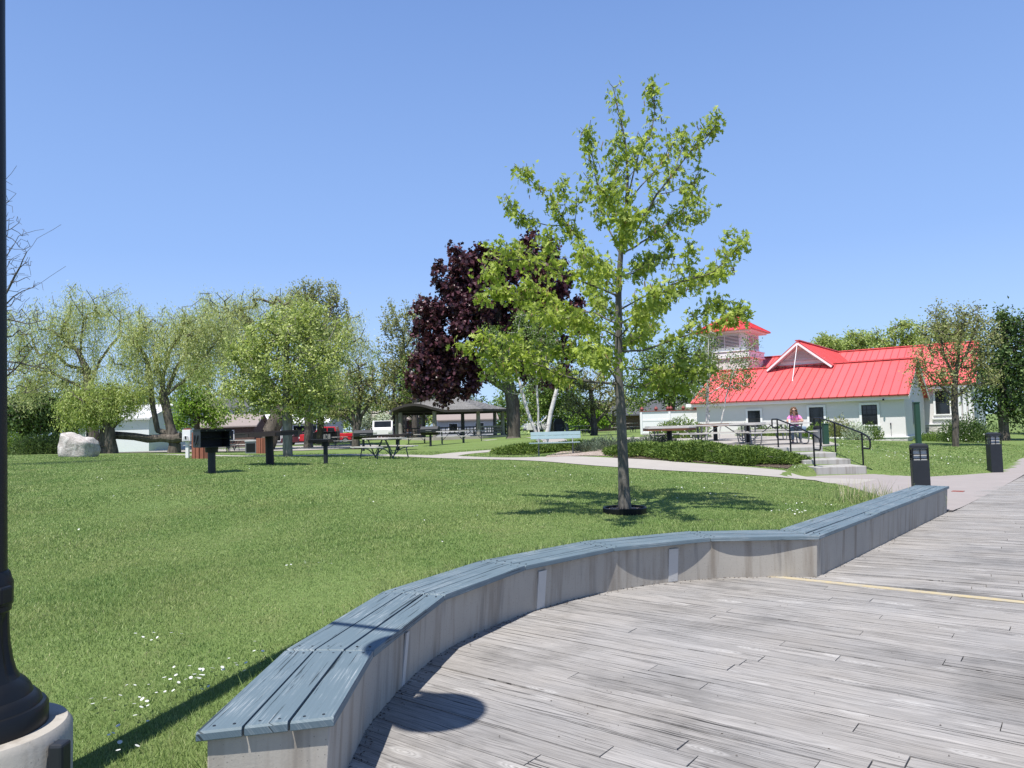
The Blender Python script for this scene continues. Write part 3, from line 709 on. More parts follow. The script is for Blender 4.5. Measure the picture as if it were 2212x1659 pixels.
class Skel:
    def __init__(s, pts, step):
        s.p = [np.array(q, float) for q in pts]; s.par = [-1] + list(range(len(pts) - 1)); s.nt = len(pts); s.step = step; s.tips = []
    def path(s, pts, start=None):       # hand-placed limb; joins the nearest node
        pts = [np.array(q, float) for q in pts]
        A_ = np.array(s.p); j = int(np.argmin(((A_ - pts[0]) ** 2).sum(1))) if start is None else start
        out = []
        for q in pts[1:] if np.linalg.norm(A_[j] - pts[0]) < s.step * 1.5 else pts:
            d = q - s.p[j]; k = max(1, int(np.linalg.norm(d) / s.step))
            a = s.p[j].copy()
            for i in range(1, k + 1):
                s.p.append(a + d * i / k + (rng.normal(0, .05 * s.step, 3) if i < k else 0)); s.par.append(j); j = len(s.p) - 1; out.append(j)
        s.tips.append(j); return out
    def grow(s, T, zpen=.35, lift=.25, minf=.25):
        T = np.asarray(T, float); A_ = np.array(s.p[:s.nt])
        dd = np.sqrt(((T[:, None] - A_[None]) ** 2).sum(2)).min(1); order = np.argsort(dd)
        cap = len(T) * 14 + len(s.p) + 10; B = np.zeros((cap, 3)); n = len(s.p); B[:n] = np.array(s.p)
        i0 = int(s.nt * minf)
        for ti in order:
            q = T[ti]; v = q - B[i0:n]; L = np.sqrt((v ** 2).sum(1)); cost = L + zpen * np.maximum(0, B[i0:n, 2] - q[2] + .15 * L)
            j = int(np.argmin(cost)) + i0; d = q - B[j]; ln = np.linalg.norm(d); k = min(10, max(1, int(ln / s.step))); a = B[j].copy(); jj_ = j
            for i in range(1, k + 1):
                f = i / k; pos = a + d * f; pos[2] -= lift * ln * f * (1 - f) * (1 if d[2] > 0 else -1)
                if i < k: pos = pos + rng.normal(0, .035 * s.step + .012 * ln, 3)
                if n >= cap: break
                B[n] = pos; s.p.append(pos); s.par.append(jj_); jj_ = n; n += 1
            s.tips.append(jj_)
    def mesh(s, name, mat, parent, r0, rmin=.008, ex=.5, sides=6, flare=1.25, trunk_r=None):
        n = len(s.p); cnt = np.zeros(n); par = np.array(s.par)
        kids = np.bincount(par[par >= 0], minlength=n); cnt[kids == 0] = 1
        for i in range(n - 1, 0, -1):
            cnt[par[i]] += cnt[i]
        rad = np.maximum(rmin, r0 * (cnt / cnt[0]) ** ex)
        if trunk_r is not None:
            for i in range(s.nt): rad[i] = trunk_r[i]
        Pn = np.array(s.p); idx = np.arange(1, n); a, b = Pn[par[1:]], Pn[1:]; ra, rb = rad[par[1:]].copy(), rad[1:]
        ra = np.where(idx >= s.nt, np.minimum(ra, rb * 1.35), ra)
        if trunk_r is None: ra[0] *= flare
        d = unit(b - a); ref = np.where(np.abs(d[:, 2:3]) < .9, np.array([[0, 0, 1.]]), np.array([[1., 0, 0]])); x = unit(np.cross(d, ref)); y = np.cross(d, x)
        an = 2 * PI * np.arange(sides) / sides; ca, sa = np.cos(an)[None, :, None], np.sin(an)[None, :, None]
        ring = x[:, None] * ca + y[:, None] * sa
        V = np.concatenate([a[:, None] + ring * ra[:, None, None], (b + d * rb[:, None] * .2)[:, None] + ring * rb[:, None, None]], 1).reshape(-1, 3)
        j = np.arange(sides); f = np.stack([j, (j + 1) % sides, sides + (j + 1) % sides, sides + j], 1)
        Fc = (np.arange(n - 1)[:, None, None] * 2 * sides + f[None]).reshape(-1, 4)
        s.rad = rad
        return np_mesh(name, V, Fc, mat, parent, smooth=True)

def sample_blobs(blobs, n, shell=.5, r=rng):
    vol = np.array([b[3] * b[4] * b[5] for b in blobs]); w_ = vol ** .8; k = r.choice(len(blobs), n, p=w_ / w_.sum())
    d = unit(r.normal(size=(n, 3))); rr = r.random((n, 1)) ** (1 / (3 + 3 * shell)); B = np.array(blobs)
    return B[k, :3] + d * rr * B[k, 3:6]

def px_tree(name, label, group, bx, D, blobs, leafm, barkm, npts=160, nleaf=6000, size=.14, trunk=None, rt=.16, sig=.5, by=None, tmpl=T_DIAMOND, aspect=.6, droop=.3, upright=0, step=.5, depth=1.0, hang=0, cat='tree',
            limbs=(), shell=.5, up=.5, rmin=.012, crown='crown', sink=.05, sides=5, ex=.5, trunkname='trunk', lift=.25, minf=.3):
    up = max(up, 1.0)
    """bx: base column, blobs [(x, y, rx, ry)] in picture pixels at depth D, turned into metres around the base."""
    base = at(bx, D, -sink)
    if by is not None: base = P(bx, by, D)
    root = thing(name, label, cat, base, 0, group)
    s_ = D / F
    def loc(x, y, dd=0): p = P(x, y, D + dd) - base; return (p.x, p.y, p.z)
    bl = []
    for b in blobs:
        c = loc(b[0], b[1], b[4] if len(b) > 4 else 0); rx, rz = b[2] * s_, b[3] * s_; bl.append((*c, rx, max(.6 * depth, .5 * (rx + min(rx, rz) )) * (.9 * depth), rz))
    T = sample_blobs(bl, npts, shell)
    T = T[T[:, 2] > .4]
    top = max(c[2] for c in bl)
    tk = [loc(*q) for q in trunk] if trunk else [(0, 0, 0), (0, 0, top * .35), (np.mean([c[0] for c in bl]) * .7, 0, top * .75), (np.mean([c[0] for c in bl]), 0, top)]
    tp = [np.array((0, 0, 0.))] if trunk else []
    for a, b in zip(tk, tk[1:]):
        k = max(1, int(np.linalg.norm(np.array(b) - a) / step))
        for i in range(k): tp.append(np.array(a) + (np.array(b) - a) * i / k + (rng.normal(0, .03 * step, 3) * (1, 1, 0) if i else 0))
    tp.append(np.array(tk[-1])); sk = Skel(tp, step)
    for lm in limbs: sk.path([loc(*q) for q in lm])
    if upright:
        T = T.copy()
    sk.grow(T, zpen=.35 + upright, lift=lift, minf=minf)
    sk.mesh(trunkname, barkm, root, rt, rmin=rmin, sides=sides, ex=ex)
    if nleaf:
        tips = np.array([sk.p[i] for i in sk.tips]); k = rng.integers(0, len(tips), nleaf)
        # leaves trail back along the twig they grow on
        par = np.array([sk.p[sk.par[i]] if sk.par[i] >= 0 else sk.p[i] for i in sk.tips]); f = rng.random((nleaf, 1)) * .9
        Cn = tips[k] * (1 - f * .6) + par[k] * f * .6 + np.clip(rng.normal(size=(nleaf, 3)), -1.5, 1.5) * sig * (rng.random((nleaf, 1)) * .8 + .25)
        if hang: Cn[:, 2] -= rng.random(nleaf) ** 1.5 * hang
        if upright: Cn[:, 2] += rng.random(nleaf) * upright * .8
        Cn = Cn[Cn[:, 2] > .12]
        leaves(crown, Cn, size, leafm, root, tmpl, aspect, droop, up)
    return root

# ------------------------------------------------------------------ the young oak on the lawn, limb by limb
oD = 10.2; obase = P(1350, 1108, oD); obase.z = hz(obase.x, obase.y) - .03
oak = thing('young_oak_tree', 'young light-green oak with a slim grey trunk growing inside a black edging ring', 'tree', obase)
def ol(x, y, dd=0): p = P(x, y, oD + dd) - obase; return np.array((p.x, p.y, p.z))
tpx = [(1350, 1114), (1348, 1060), (1346, 1000), (1343, 930), (1341, 880), (1337, 830), (1336, 760), (1337, 700), (1336, 640), (1337, 600), (1341, 550), (1345, 500), (1349, 470), (1353, 440), (1356, 387), (1351, 311), (1342, 262), (1331, 222), (1326, 190)]
tw = [.098, .079, .072, .068, .065, .060, .054, .048, .043, .039, .035, .030, .026, .022, .017, .013, .010, .007, .005]
tp, tr_ = [], []
for i in range(len(tpx) - 1):
    a, b = ol(*tpx[i]), ol(*tpx[i + 1]); k = max(1, int(np.linalg.norm(b - a) / .16))
    for j in range(k): tp.append(a + (b - a) * j / k); tr_.append(tw[i] + (tw[i + 1] - tw[i]) * j / k)
tp.append(ol(*tpx[-1])); tr_.append(tw[-1])
sk = Skel(tp, .14)
LIMBS = [
    [(1340, 540), (1388, 472, -.2), (1418, 420, -.4), (1457, 372, -.5), (1494, 326, -.6), (1528, 295, -.6), (1546, 268, -.6)],
    [(1352, 440), (1379, 332, .2), (1406, 290, .3), (1415, 235, .3), (1409, 186, .3)],
    [(1345, 465), (1330, 405, .3), (1330, 357, .4), (1329, 320, .4)],
    [(1342, 540), (1300, 460, .3), (1290, 400, .4), (1280, 340, .5), (1270, 293, .5)],
    [(1336, 610), (1269, 539, .2), (1239, 502, .3), (1190, 433, .4), (1165, 410, .4), (1139, 383, .4), (1128, 372, .4)],
    [(1225, 480, .3), (1180, 486, .5), (1139, 474, .6), (1108, 446, .6)], [(1210, 462, .35), (1221, 448, .3), (1216, 400, .2)],
    [(1239, 502, .3), (1246, 448, .1), (1262, 420, .0), (1269, 385, 0)],
    [(1337, 650), (1240, 600, -.3), (1180, 575, -.6), (1130, 560, -.8), (1085, 565, -.9), (1067, 592, -1)], [(1180, 575, -.6), (1150, 545, -.5), (1105, 540, -.5)], [(1210, 588, -.4), (1190, 545, -.3), (1185, 520, -.3)],
    [(1342, 545), (1400, 515, .4), (1440, 485, .7), (1475, 452, .9), (1500, 430, 1)], [(1440, 485, .7), (1480, 480, .9), (1508, 462, 1)],
    [(1337, 665), (1420, 625, -.2), (1488, 605, -.4), (1540, 588, -.5), (1570, 560, -.5), (1594, 528, -.5)], [(1488, 605, -.4), (1490, 580, -.3), (1486, 552, -.3)],
    [(1336, 765), (1390, 757, -.2), (1459, 732, -.3), (1522, 713, -.5), (1571, 690, -.6), (1600, 677, -.7)], [(1459, 732, -.3), (1500, 690, 0), (1560, 660, .1)],
    [(1337, 805), (1407, 800, .4), (1459, 806, .7), (1512, 800, .9)], [(1336, 755), (1303, 729, .3), (1250, 712, .6), (1190, 702, .8)],
    [(1338, 835), (1286, 826, -.2), (1216, 812, -.5), (1147, 784, -.7), (1077, 772, -.8), (1030, 755, -.9)], [(1216, 812, -.5), (1160, 770, -.2), (1110, 742, 0)], [(1180, 798, -.6), (1120, 800, -.7), (1065, 800, -.8)],
    [(1337, 700), (1286, 676, .2), (1216, 672, .4), (1147, 654, .5), (1095, 636, .6), (1060, 640, .6)], [(1216, 672, .4), (1180, 640, .4), (1140, 615, .4)],
    [(1337, 700), (1390, 673, .3), (1442, 645, .5), (1494, 621, .6), (1550, 592, .7)], [(1336, 640), (1310, 600, -.9), (1290, 580, -1.4), (1270, 555, -1.7)], [(1336, 720), (1370, 690, -.9), (1400, 668, -1.5), (1420, 640, -1.8)],
    [(1336, 700), (1310, 668, .9), (1290, 640, 1.5), (1275, 615, 1.9)], [(1336, 770), (1350, 745, 1), (1380, 730, 1.7), (1400, 710, 2.1)], [(1337, 815), (1310, 790, -.9), (1290, 775, -1.5), (1280, 760, -1.9)], [(1340, 560), (1350, 510, -.7), (1360, 470, -1.1)],
    [(1345, 500), (1320, 455, -.5), (1310, 420, -.8)], [(1338, 600), (1385, 580, .2), (1420, 560, .2), (1440, 535, .2)], [(1338, 830), (1380, 838, .5), (1430, 832, .9), (1475, 838, 1.1)], [(1337, 790), (1300, 780, .6), (1240, 765, 1.1), (1200, 760, 1.3)],
    [(1353, 440), (1400, 385, .1), (1440, 340, .2), (1460, 300, .2)], [(1356, 387), (1385, 350, -.3), (1392, 310, -.4)], [(1336, 740), (1290, 705, -.5), (1240, 690, -.9), (1190, 680, -1.1)], [(1337, 620), (1370, 590, .5), (1400, 560, .9)],
    [(1418, 420, -.4), (1450, 415, -.5), (1495, 400, -.5), (1510, 370, -.5)], [(1457, 372, -.5), (1470, 330, -.4), (1475, 295, -.4)]]
for lm in LIMBS:
    nodes = sk.path([ol(*q) for q in lm]); n_ = len(nodes)
    for k, j in enumerate(nodes):
        if k < n_ * .22: continue
        for _ in range(2 if k < n_ * .8 else 3):
            dv = unit(rng.normal(size=(1, 3)))[0]; dv[2] = abs(dv[2]) * .6 + .05
            fw = sk.p[j] - sk.p[sk.par[j]]; dv = dv + fw / (np.linalg.norm(fw) + 1e-6) * .7
            ln = rng.uniform(.08, .25) * (1.25 if sk.p[j][2] < 3.6 else .9); sk.path([sk.p[j], sk.p[j] + dv / np.linalg.norm(dv) * ln], start=j)
for j in range(int(len(tp) * .62), len(tp)):
    for _ in range(2):
        dv = unit(rng.normal(size=(1, 3)))[0]; dv[2] = abs(dv[2]) + .3; sk.path([sk.p[j], sk.p[j] + dv / np.linalg.norm(dv) * rng.uniform(.08, .22)], start=j)
sk.mesh('trunk', M['oakbark'], oak, .09, rmin=.0042, ex=.62, sides=8, trunk_r=tr_)
tips = np.array([sk.p[i] for i in sk.tips]); par = np.array([sk.p[sk.par[i]] for i in sk.tips]); nl = 13500
pw_ = np.where(tips[:, 2] < 4.4, 1.45, .85); k = rng.choice(len(tips), nl, p=pw_ / pw_.sum()); f = rng.random((nl, 1)); Cn = tips[k] * (1 - .7 * f) + par[k] * .7 * f + rng.normal(size=(nl, 3)) * .055
Cn[:, 2] -= rng.random(nl) * .05
leaves('crown', Cn, .084, M['oakleaf'], oak, T_OAK, .74, .8, .9, .45)
nc = 420; k = rng.integers(0, len(tips), nc); Cn = tips[k] + rng.normal(size=(nc, 3)) * .05; Cn[:, 2] -= .05
tag(leaves('catkins', Cn, .10, M['catkin'], oak, T_LEAF, .14, 4, 0, .3), kind='stuff')
ringb = thing('tree_edging_ring', 'black plastic edging ring of pale stones round the young oak trunk', 'edging', G(obase.x, obase.y))
mb = MB(); mb.lathe([(.29, -.03), (.30, .075), (.285, .085), (.268, .075), (.268, -.03)], 40, mod=lambda a, z: 1 + .012 * math.sin(5 * a)); mb.build('edging', M['black'], ringb)
mb = MB()
for _ in range(150):
    a, r_ = rng.uniform(0, 2 * PI), .265 * math.sqrt(rng.uniform(.10, .95)); mb.ball((r_ * math.cos(a), r_ * math.sin(a), .035 + rng.uniform(0, .012)), (rng.uniform(.014, .03), rng.uniform(.012, .025), rng.uniform(.01, .018)), 7, 4)
mb.lathe([(.262, 0), (.262, .03)], 24); mb.build('stones', M['mulch'], ringb)

# ------------------------------------------------------------------ the other trees
px_tree('maroon_maple', 'big dark maroon maple with a dense rounded crown behind the birches', None, 1110, 48,
        [(1075, 640, 120, 105), (1000, 720, 95, 95), (1140, 600, 85, 80), (950, 780, 58, 72), (1180, 700, 80, 90), (985, 600, 55, 55), (1040, 570, 50, 45), (1160, 545, 50, 40), (1090, 760, 95, 60), (930, 690, 44, 46), (925, 790, 50, 62), (985, 815, 66, 44), (1215, 640, 40, 60), (950, 842, 50, 28), (1000, 545, 28, 24), (1190, 780, 60, 60), (915, 765, 30, 26)],
        M['maroon'], M['bark'], 640, 46000, .24, [(1110, 946), (1108, 890), (1104, 850), (1085, 780), (1075, 700), (1080, 600)], .46, .34, tmpl=T_MAPLE, aspect=.9, step=.45, up=.9, droop=.5, shell=.9,
        limbs=[[(1104, 850), (1060, 820), (1000, 790), (950, 770)], [(1106, 860), (1150, 800), (1190, 720)], [(1095, 800), (1020, 720), (970, 680)]])
WG = 'pale willows along the far left lawn'
px_tree('willow_tree', 'pale green willow leaning over the boulder with bare crooked limbs', WG, 205, 50,
        [(120, 680, 55, 50), (180, 650, 70, 38), (255, 660, 55, 45), (90, 730, 60, 40), (60, 790, 60, 60), (175, 720, 55, 45), (130, 790, 60, 40), (285, 700, 30, 40), (210, 790, 40, 50), (30, 700, 40, 40)],
        M['willow'], M['willowbark'], 300, 34000, .17, [(205, 975), (200, 905), (192, 860), (188, 800), (170, 760), (150, 735)], .34, .40, aspect=.24, ex=.64, droop=1.5, hang=1.6, step=.5, rmin=.011, shell=.3,
        limbs=[[(190, 845), (150, 825), (110, 805), (60, 795), (0, 800)], [(188, 790), (165, 755), (130, 745), (95, 745)], [(180, 770), (175, 730), (180, 690), (178, 655)], [(192, 830), (215, 780), (240, 745), (260, 725), (262, 690), (255, 655)], [(165, 755), (120, 720), (90, 700)]])
px_tree('willow_tree', 'double-trunked pale willow shedding yellow-green strands beside the white garage', WG, 375, 44,
        [(330, 745, 60, 50), (390, 720, 65, 60), (290, 720, 45, 45), (440, 690, 50, 50), (360, 690, 60, 30), (300, 790, 50, 40), (430, 770, 55, 45), (470, 720, 40, 60), (270, 760, 35, 40), (350, 810, 50, 30)],
        M['willow'], M['willowbark'], 310, 36000, .155, [(377, 960), (362, 900), (353, 860), (350, 820), (335, 780), (330, 745)], .34, .38, aspect=.24, ex=.64, droop=1.5, hang=1.6, step=.5, rmin=.011, shell=.3,
        limbs=[[(372, 950), (340, 930), (330, 880), (325, 830), (318, 780), (300, 745), (290, 720)], [(300, 765), (290, 735), (310, 710), (330, 690)], [(352, 850), (385, 790), (420, 745), (450, 700)], [(355, 860), (410, 810), (450, 760), (480, 720)], [(350, 820), (365, 760), (395, 720), (400, 680)]])
px_tree('willow_tree', 'thick leaning willow trunk with a broad pale crown behind the crabapple', WG, 575, 52,
        [(500, 700, 75, 70), (560, 670, 70, 50), (470, 660, 60, 40), (640, 690, 60, 60), (710, 740, 60, 60), (765, 720, 40, 50), (440, 740, 55, 60), (530, 760, 60, 60), (690, 820, 70, 50), (790, 770, 30, 50), (620, 640, 40, 22), (745, 830, 60, 55), (480, 820, 50, 40)],
        M['willow'], M['willowbark'], 400, 50000, .175, [(572, 972), (585, 935), (600, 905), (590, 850), (560, 800), (540, 740), (530, 700)], .6, .46, aspect=.24, ex=.66, droop=1.4, hang=1.5, step=.55, rmin=.012, shell=.3,
        limbs=[[(600, 900), (650, 840), (700, 780), (740, 730)], [(580, 840), (520, 790), (480, 740), (450, 690)], [(560, 800), (590, 740), (620, 690)]])
px_tree('willow_tree', 'low drooping willow shoots sprouting from the stump behind the boulder', WG, 240, 43,
        [(200, 860, 60, 36), (245, 862, 46, 36), (160, 890, 40, 34), (285, 850, 30, 30), (215, 890, 44, 24)], M['willowdark'], M['willowbark'], 200, 20000, .17, [(240, 981), (238, 940), (232, 905), (225, 880)], .30, .32, aspect=.28, droop=1.4, hang=.55, ex=.62, step=.4, rmin=.014,
        limbs=[[(240, 944), (300, 942), (360, 946), (420, 950), (480, 944)], [(236, 955), (215, 965), (190, 978)]])
px_tree('crabapple_tree', 'bushy crabapple covered in small spring leaves with one slim straight trunk', None, 621, 28.5,
        [(620, 780, 110, 100), (560, 810, 80, 70), (690, 800, 80, 80), (620, 700, 70, 55), (540, 870, 60, 32), (690, 870, 70, 35), (620, 860, 100, 40), (720, 740, 40, 50), (530, 740, 45, 50), (670, 690, 45, 40)],
        M['crab'], M['crabbark'], 620, 24000, .105, [(621, 990), (620, 940), (619, 900), (618, 860), (618, 800), (620, 740)], .20, .22, aspect=.62, step=.3, shell=.6, rmin=.006, up=.8)
px_tree('maple_tree', 'tall olive-brown budding maple rising above the crabapple', 'upright budding maples beyond the lawn', 665, 56,
        [(680, 700, 55, 70), (640, 680, 40, 55), (720, 690, 35, 55), (660, 640, 36, 26), (700, 645, 34, 28), (745, 720, 25, 40), (600, 690, 30, 40)],
        M['brownbud'], M['twig'], 420, 8000, .17, [(665, 960), (668, 880), (672, 800), (675, 720)], .35, .25, upright=.9, step=.5, rmin=.016, up=.2, lift=.5)
px_tree('maple_tree', 'narrow upright budding maple standing left of the maroon maple', 'upright budding maples beyond the lawn', 872, 76,
        [(870, 720, 40, 70), (850, 760, 35, 70), (895, 740, 30, 70), (870, 820, 50, 60), (905, 690, 22, 45), (860, 860, 50, 40), (840, 700, 20, 40), (900, 850, 40, 40)],
        M['brownbud'], M['twig'], 420, 9500, .22, [(872, 945), (872, 880), (872, 800), (872, 730)], .3, .27, upright=1.0, step=.5, rmin=.016, up=.2, lift=.5)
px_tree('green_tree', 'fresh mid-green tree filling in below the narrow upright maple', None, 850, 78, [(850, 850, 40, 50), (890, 830, 40, 60), (820, 800, 35, 50), (900, 880, 35, 40), (800, 850, 30, 40)], M['green'], M['bark'], 160, 7000, .20, rt=.25, sig=.5)
px_tree('small_tree', 'bare-limbed small tree forking low behind the left barrel grill', None, 768, 50, [(760, 850, 36, 45), (800, 860, 30, 45), (730, 870, 30, 35), (780, 800, 34, 40), (825, 850, 22, 45)], M['brownbud'], M['bark'], 150, 2600, .16, [(768, 945), (766, 920), (762, 890), (758, 850)], .26, .4, step=.45, rmin=.02,
        limbs=[[(768, 935), (780, 900), (800, 870), (812, 845)], [(768, 935), (748, 900), (735, 870)], [(769, 930), (775, 880), (780, 840)]])
px_tree('maple_tree', 'bright green young maple just right of the double-trunked willow', None, 425, 58, [(420, 850, 38, 50), (450, 880, 35, 45), (400, 890, 30, 40), (430, 800, 28, 30), (470, 900, 25, 30)], M['bright'], M['bark'], 150, 6000, .22, rt=.22, sig=.42)
px_tree('shade_tree', 'dark leafy tree shading the red pickup', None, 690, 62, [(690, 870, 50, 40), (650, 880, 40, 34), (735, 880, 36, 30), (700, 830, 40, 30)], M['green'], M['bark'], 150, 6500, .22, rt=.3, sig=.5, trunk=[(690, 955), (692, 920), (692, 880), (692, 840)])
px_tree('small_tree', 'grey-brown sparse tree with spreading low limbs left of the oak trunk', None, 1284, 52, [(1260, 860, 45, 45), (1310, 850, 45, 50), (1285, 820, 60, 35), (1240, 890, 30, 30), (1330, 880, 25, 40)], M['brownbud'], M['bark'], 260, 4600, .15, [(1284, 944), (1284, 915), (1280, 880), (1276, 840)], .26, .36, step=.4, rmin=.02,
        limbs=[[(1284, 925), (1262, 890), (1240, 860)], [(1284, 920), (1310, 890), (1330, 860), (1340, 840)]])
px_tree('bright_shrub_tree', 'yellow-green leafy bush behind the sparse grey-brown tree', None, 1275, 66, [(1260, 905, 28, 22), (1300, 905, 26, 22), (1280, 885, 30, 18)], M['bright'], M['bark'], 60, 3000, .22, rt=.16, sig=.4, cat='shrub')
px_tree('green_tree', 'broad soft green tree behind the white fence', None, 1440, 58, [(1440, 800, 60, 55), (1390, 840, 50, 45), (1500, 800, 50, 50), (1470, 850, 60, 30), (1400, 780, 40, 40), (1540, 830, 30, 35), (1370, 870, 30, 25), (1500, 750, 36, 30)], M['green'], M['bark'], 300, 13000, .19, [(1440, 940), (1450, 890), (1455, 850), (1450, 800)], .28, .42, rmin=.02, step=.45)
px_tree('green_tree', 'rounded mid-green tree seen through the gap left of the oak trunk', None, 1190, 70, [(1180, 840, 45, 50), (1220, 830, 45, 45), (1150, 870, 40, 40), (1225, 880, 40, 30)], M['green'], M['bark'], 160, 8000, .24, rt=.3, sig=.55)
RB = 'trees behind the red-roofed building'
for i, (bx, D, bl, lb) in enumerate([
    (1790, 84, [(1790, 745, 28, 20), (1772, 755, 20, 14), (1806, 755, 16, 12)], 'small pale tree peeking over the dormer ridge'),
    (1850, 88, [(1850, 740, 30, 24), (1880, 745, 26, 20), (1830, 755, 20, 14)], 'pale tree over the middle of the long red ridge'),
    (1925, 82, [(1920, 735, 34, 34), (1950, 725, 30, 36), (1895, 740, 26, 26), (1975, 740, 28, 28)], 'tallest pale tree over the red ridge, left of the dark tree'),
    (2010, 80, [(2010, 725, 40, 36), (2050, 730, 36, 36), (2080, 740, 30, 30)], 'pale tree behind the budding tree at the red ridge end')]):
    px_tree('background_tree', lb, RB, bx, D, bl, M['willowdark'], M['bark'], 110, 4200, .25, rt=.3, sig=.5)
px_tree('street_tree', 'sparse olive budding tree in front of the red-roofed building end', None, 2065, 31, [(2040, 790, 60, 50), (2085, 750, 50, 60), (2030, 730, 40, 50), (2120, 800, 40, 50), (2000, 810, 45, 30), (2060, 690, 50, 36), (2130, 730, 36, 50), (1990, 770, 30, 30), (2100, 690, 36, 36), (2060, 850, 40, 20), (2020, 670, 14, 18)],
        M['brownbud'], M['bark'], 420, 8200, .095, [(2065, 966), (2064, 900), (2062, 862), (2064, 820), (2070, 770), (2075, 720)], .135, .24, step=.3, rmin=.007, shell=.4,
        limbs=[[(2063, 868), (2040, 840), (2010, 815), (1985, 790)], [(2063, 862), (2090, 835), (2130, 825)], [(2064, 820), (2040, 770), (2030, 720), (2020, 680)], [(2066, 810), (2090, 760), (2110, 700)]])
for bx, D, bl, lb in [(2170, 38, [(2160, 780, 50, 60), (2200, 760, 50, 70), (2150, 850, 45, 50), (2210, 860, 50, 60), (2180, 710, 40, 40)], 'dark brown-green tree at the right edge above the round bush'),
                      (2260, 46, [(2250, 780, 70, 80), (2300, 800, 60, 90), (2240, 870, 60, 60)], 'dark tree mass beyond the right edge of the plaza')]:
    px_tree('dark_tree', lb, 'dark trees at the right end', bx, D, bl, M['darkleaf'], M['bark'], 220, 9500, .17, rt=.24, sig=.42)
# bare tree at the left edge
bt = px_tree('bare_tree', 'bare-limbed leafless tree reaching in from the left edge behind the lamp post', None, -95, 20, [(-30, 560, 90, 150), (30, 760, 80, 60), (15, 640, 75, 90), (0, 480, 36, 110), (60, 810, 60, 46), (20, 560, 50, 60), (70, 700, 50, 40)], M['brownbud'], M['bark'], 760, 0, .05, [(-95, 1000), (-97, 900), (-100, 760), (-95, 640), (-80, 520), (-70, 420)], .16, .1, step=.22, rmin=.0042, shell=.6, ex=.62,
             limbs=[[(-97, 820), (-40, 700), (10, 640), (50, 560), (80, 515), (132, 485)], [(-98, 760), (-30, 700), (30, 640), (90, 610), (142, 575)], [(-97, 850), (-40, 780), (20, 780), (70, 790), (120, 800)], [(-95, 640), (-40, 520), (0, 450), (35, 418)], [(-90, 560), (-30, 440), (10, 390), (36, 358)],
                    [(-40, 700), (10, 560), (40, 510), (95, 495)], [(-97, 900), (-40, 850), (10, 860), (40, 890)], [(-30, 700), (20, 690), (60, 700), (100, 690)], [(-97, 930), (-20, 840), (30, 800), (80, 740)]])
# birches
BR = 'birches'
px_tree('birch_tree', 'white-barked birch clump with leaning stems behind the blue-grey park bench', BR, 1165, 30,
        [(1110, 750, 55, 45), (1150, 730, 45, 35), (1080, 790, 45, 40), (1170, 790, 40, 40), (1060, 730, 25, 30), (1120, 830, 45, 24), (1190, 745, 25, 30), (1140, 690, 40, 20)], M['birchleaf'], M['birch'], 260, 7000, .085, [(1166, 985), (1160, 940), (1140, 890), (1128, 850), (1115, 800), (1105, 750)], .085, .22, step=.3, rmin=.006, ex=.55,
        limbs=[[(1166, 980), (1163, 900), (1160, 850), (1160, 790), (1155, 740)]])
cut = thing('cut_birch_trunk', 'sawn-off leaning white birch trunk beside the birch clump', 'tree', at(1172, 29.6, -.05))
b_ = cut.location; mb = MB(); mb.tube([P(x, y, 29.6) - b_ for x, y in [(1172, 990), (1180, 950), (1190, 890), (1203, 840)]], [.11, .10, .085, .075], 10); mb.build('trunk', M['birch'], cut)
mb = MB(); mb.tube([P(x, y, 29.6) - b_ for x, y in [(1199, 856), (1207, 850)]], [.03, .025], 7); mb.build('branch_stub', M['birch'], cut)
px_tree('birch_tree', 'slender white birch trio in front of the red roof beside the fence', BR, 1532, 34,
        [(1550, 800, 45, 30), (1590, 810, 36, 36), (1540, 850, 50, 24), (1600, 770, 25, 24), (1510, 840, 36, 20), (1620, 790, 24, 30), (1530, 740, 25, 40), (1625, 740, 18, 16)], M['birchleaf'], M['birch'], 230, 4400, .085, [(1526, 950), (1526, 900), (1527, 850), (1530, 790), (1530, 730)], .055, .22, step=.3, rmin=.006, ex=.4,
        limbs=[[(1534, 948), (1532, 900), (1530, 850), (1534, 800), (1540, 760)], [(1553, 948), (1560, 900), (1570, 850), (1585, 800), (1602, 770)]])
# the stump and the propped limb by the boulder
stp = thing('willow_stump', 'pale barked willow stump behind the boulder carrying the long horizontal limb', 'stump', at(236, 43.5, -.05)); b_ = stp.location
mb = MB(); mb.tube([P(x, y, 43.5) - b_ for x, y in [(237, 988), (236, 970), (233, 952), (228, 940), (224, 925)]], [.52, .46, .42, .36, .22], 14); mb.build('trunk', M['willowbark'], stp)
mb = MB(); mb.tube([P(x, y, 43.2) - b_ for x, y in [(232, 985), (215, 970), (190, 950)]], [.26, .24, .2], 10); mb.build('leaning_log', M['willowbark'], stp)
mb = MB(); mb.tube([P(x, y, 43.4) - b_ for x, y in [(230, 942), (243, 925), (258, 910), (275, 898)]], [.13, .10, .07, .04], 8); mb.build('branch', M['willowbark'], stp)
mb = MB(); mb.tube([P(x, y, 43.8) - b_ for x, y in [(226, 942), (250, 940), (290, 943), (320, 948), (350, 946), (378, 948), (392, 944)]], [.24, .23, .22, .24, .23, .27, .3], 10); mb.build('horizontal_limb', M['willowbark'], stp)
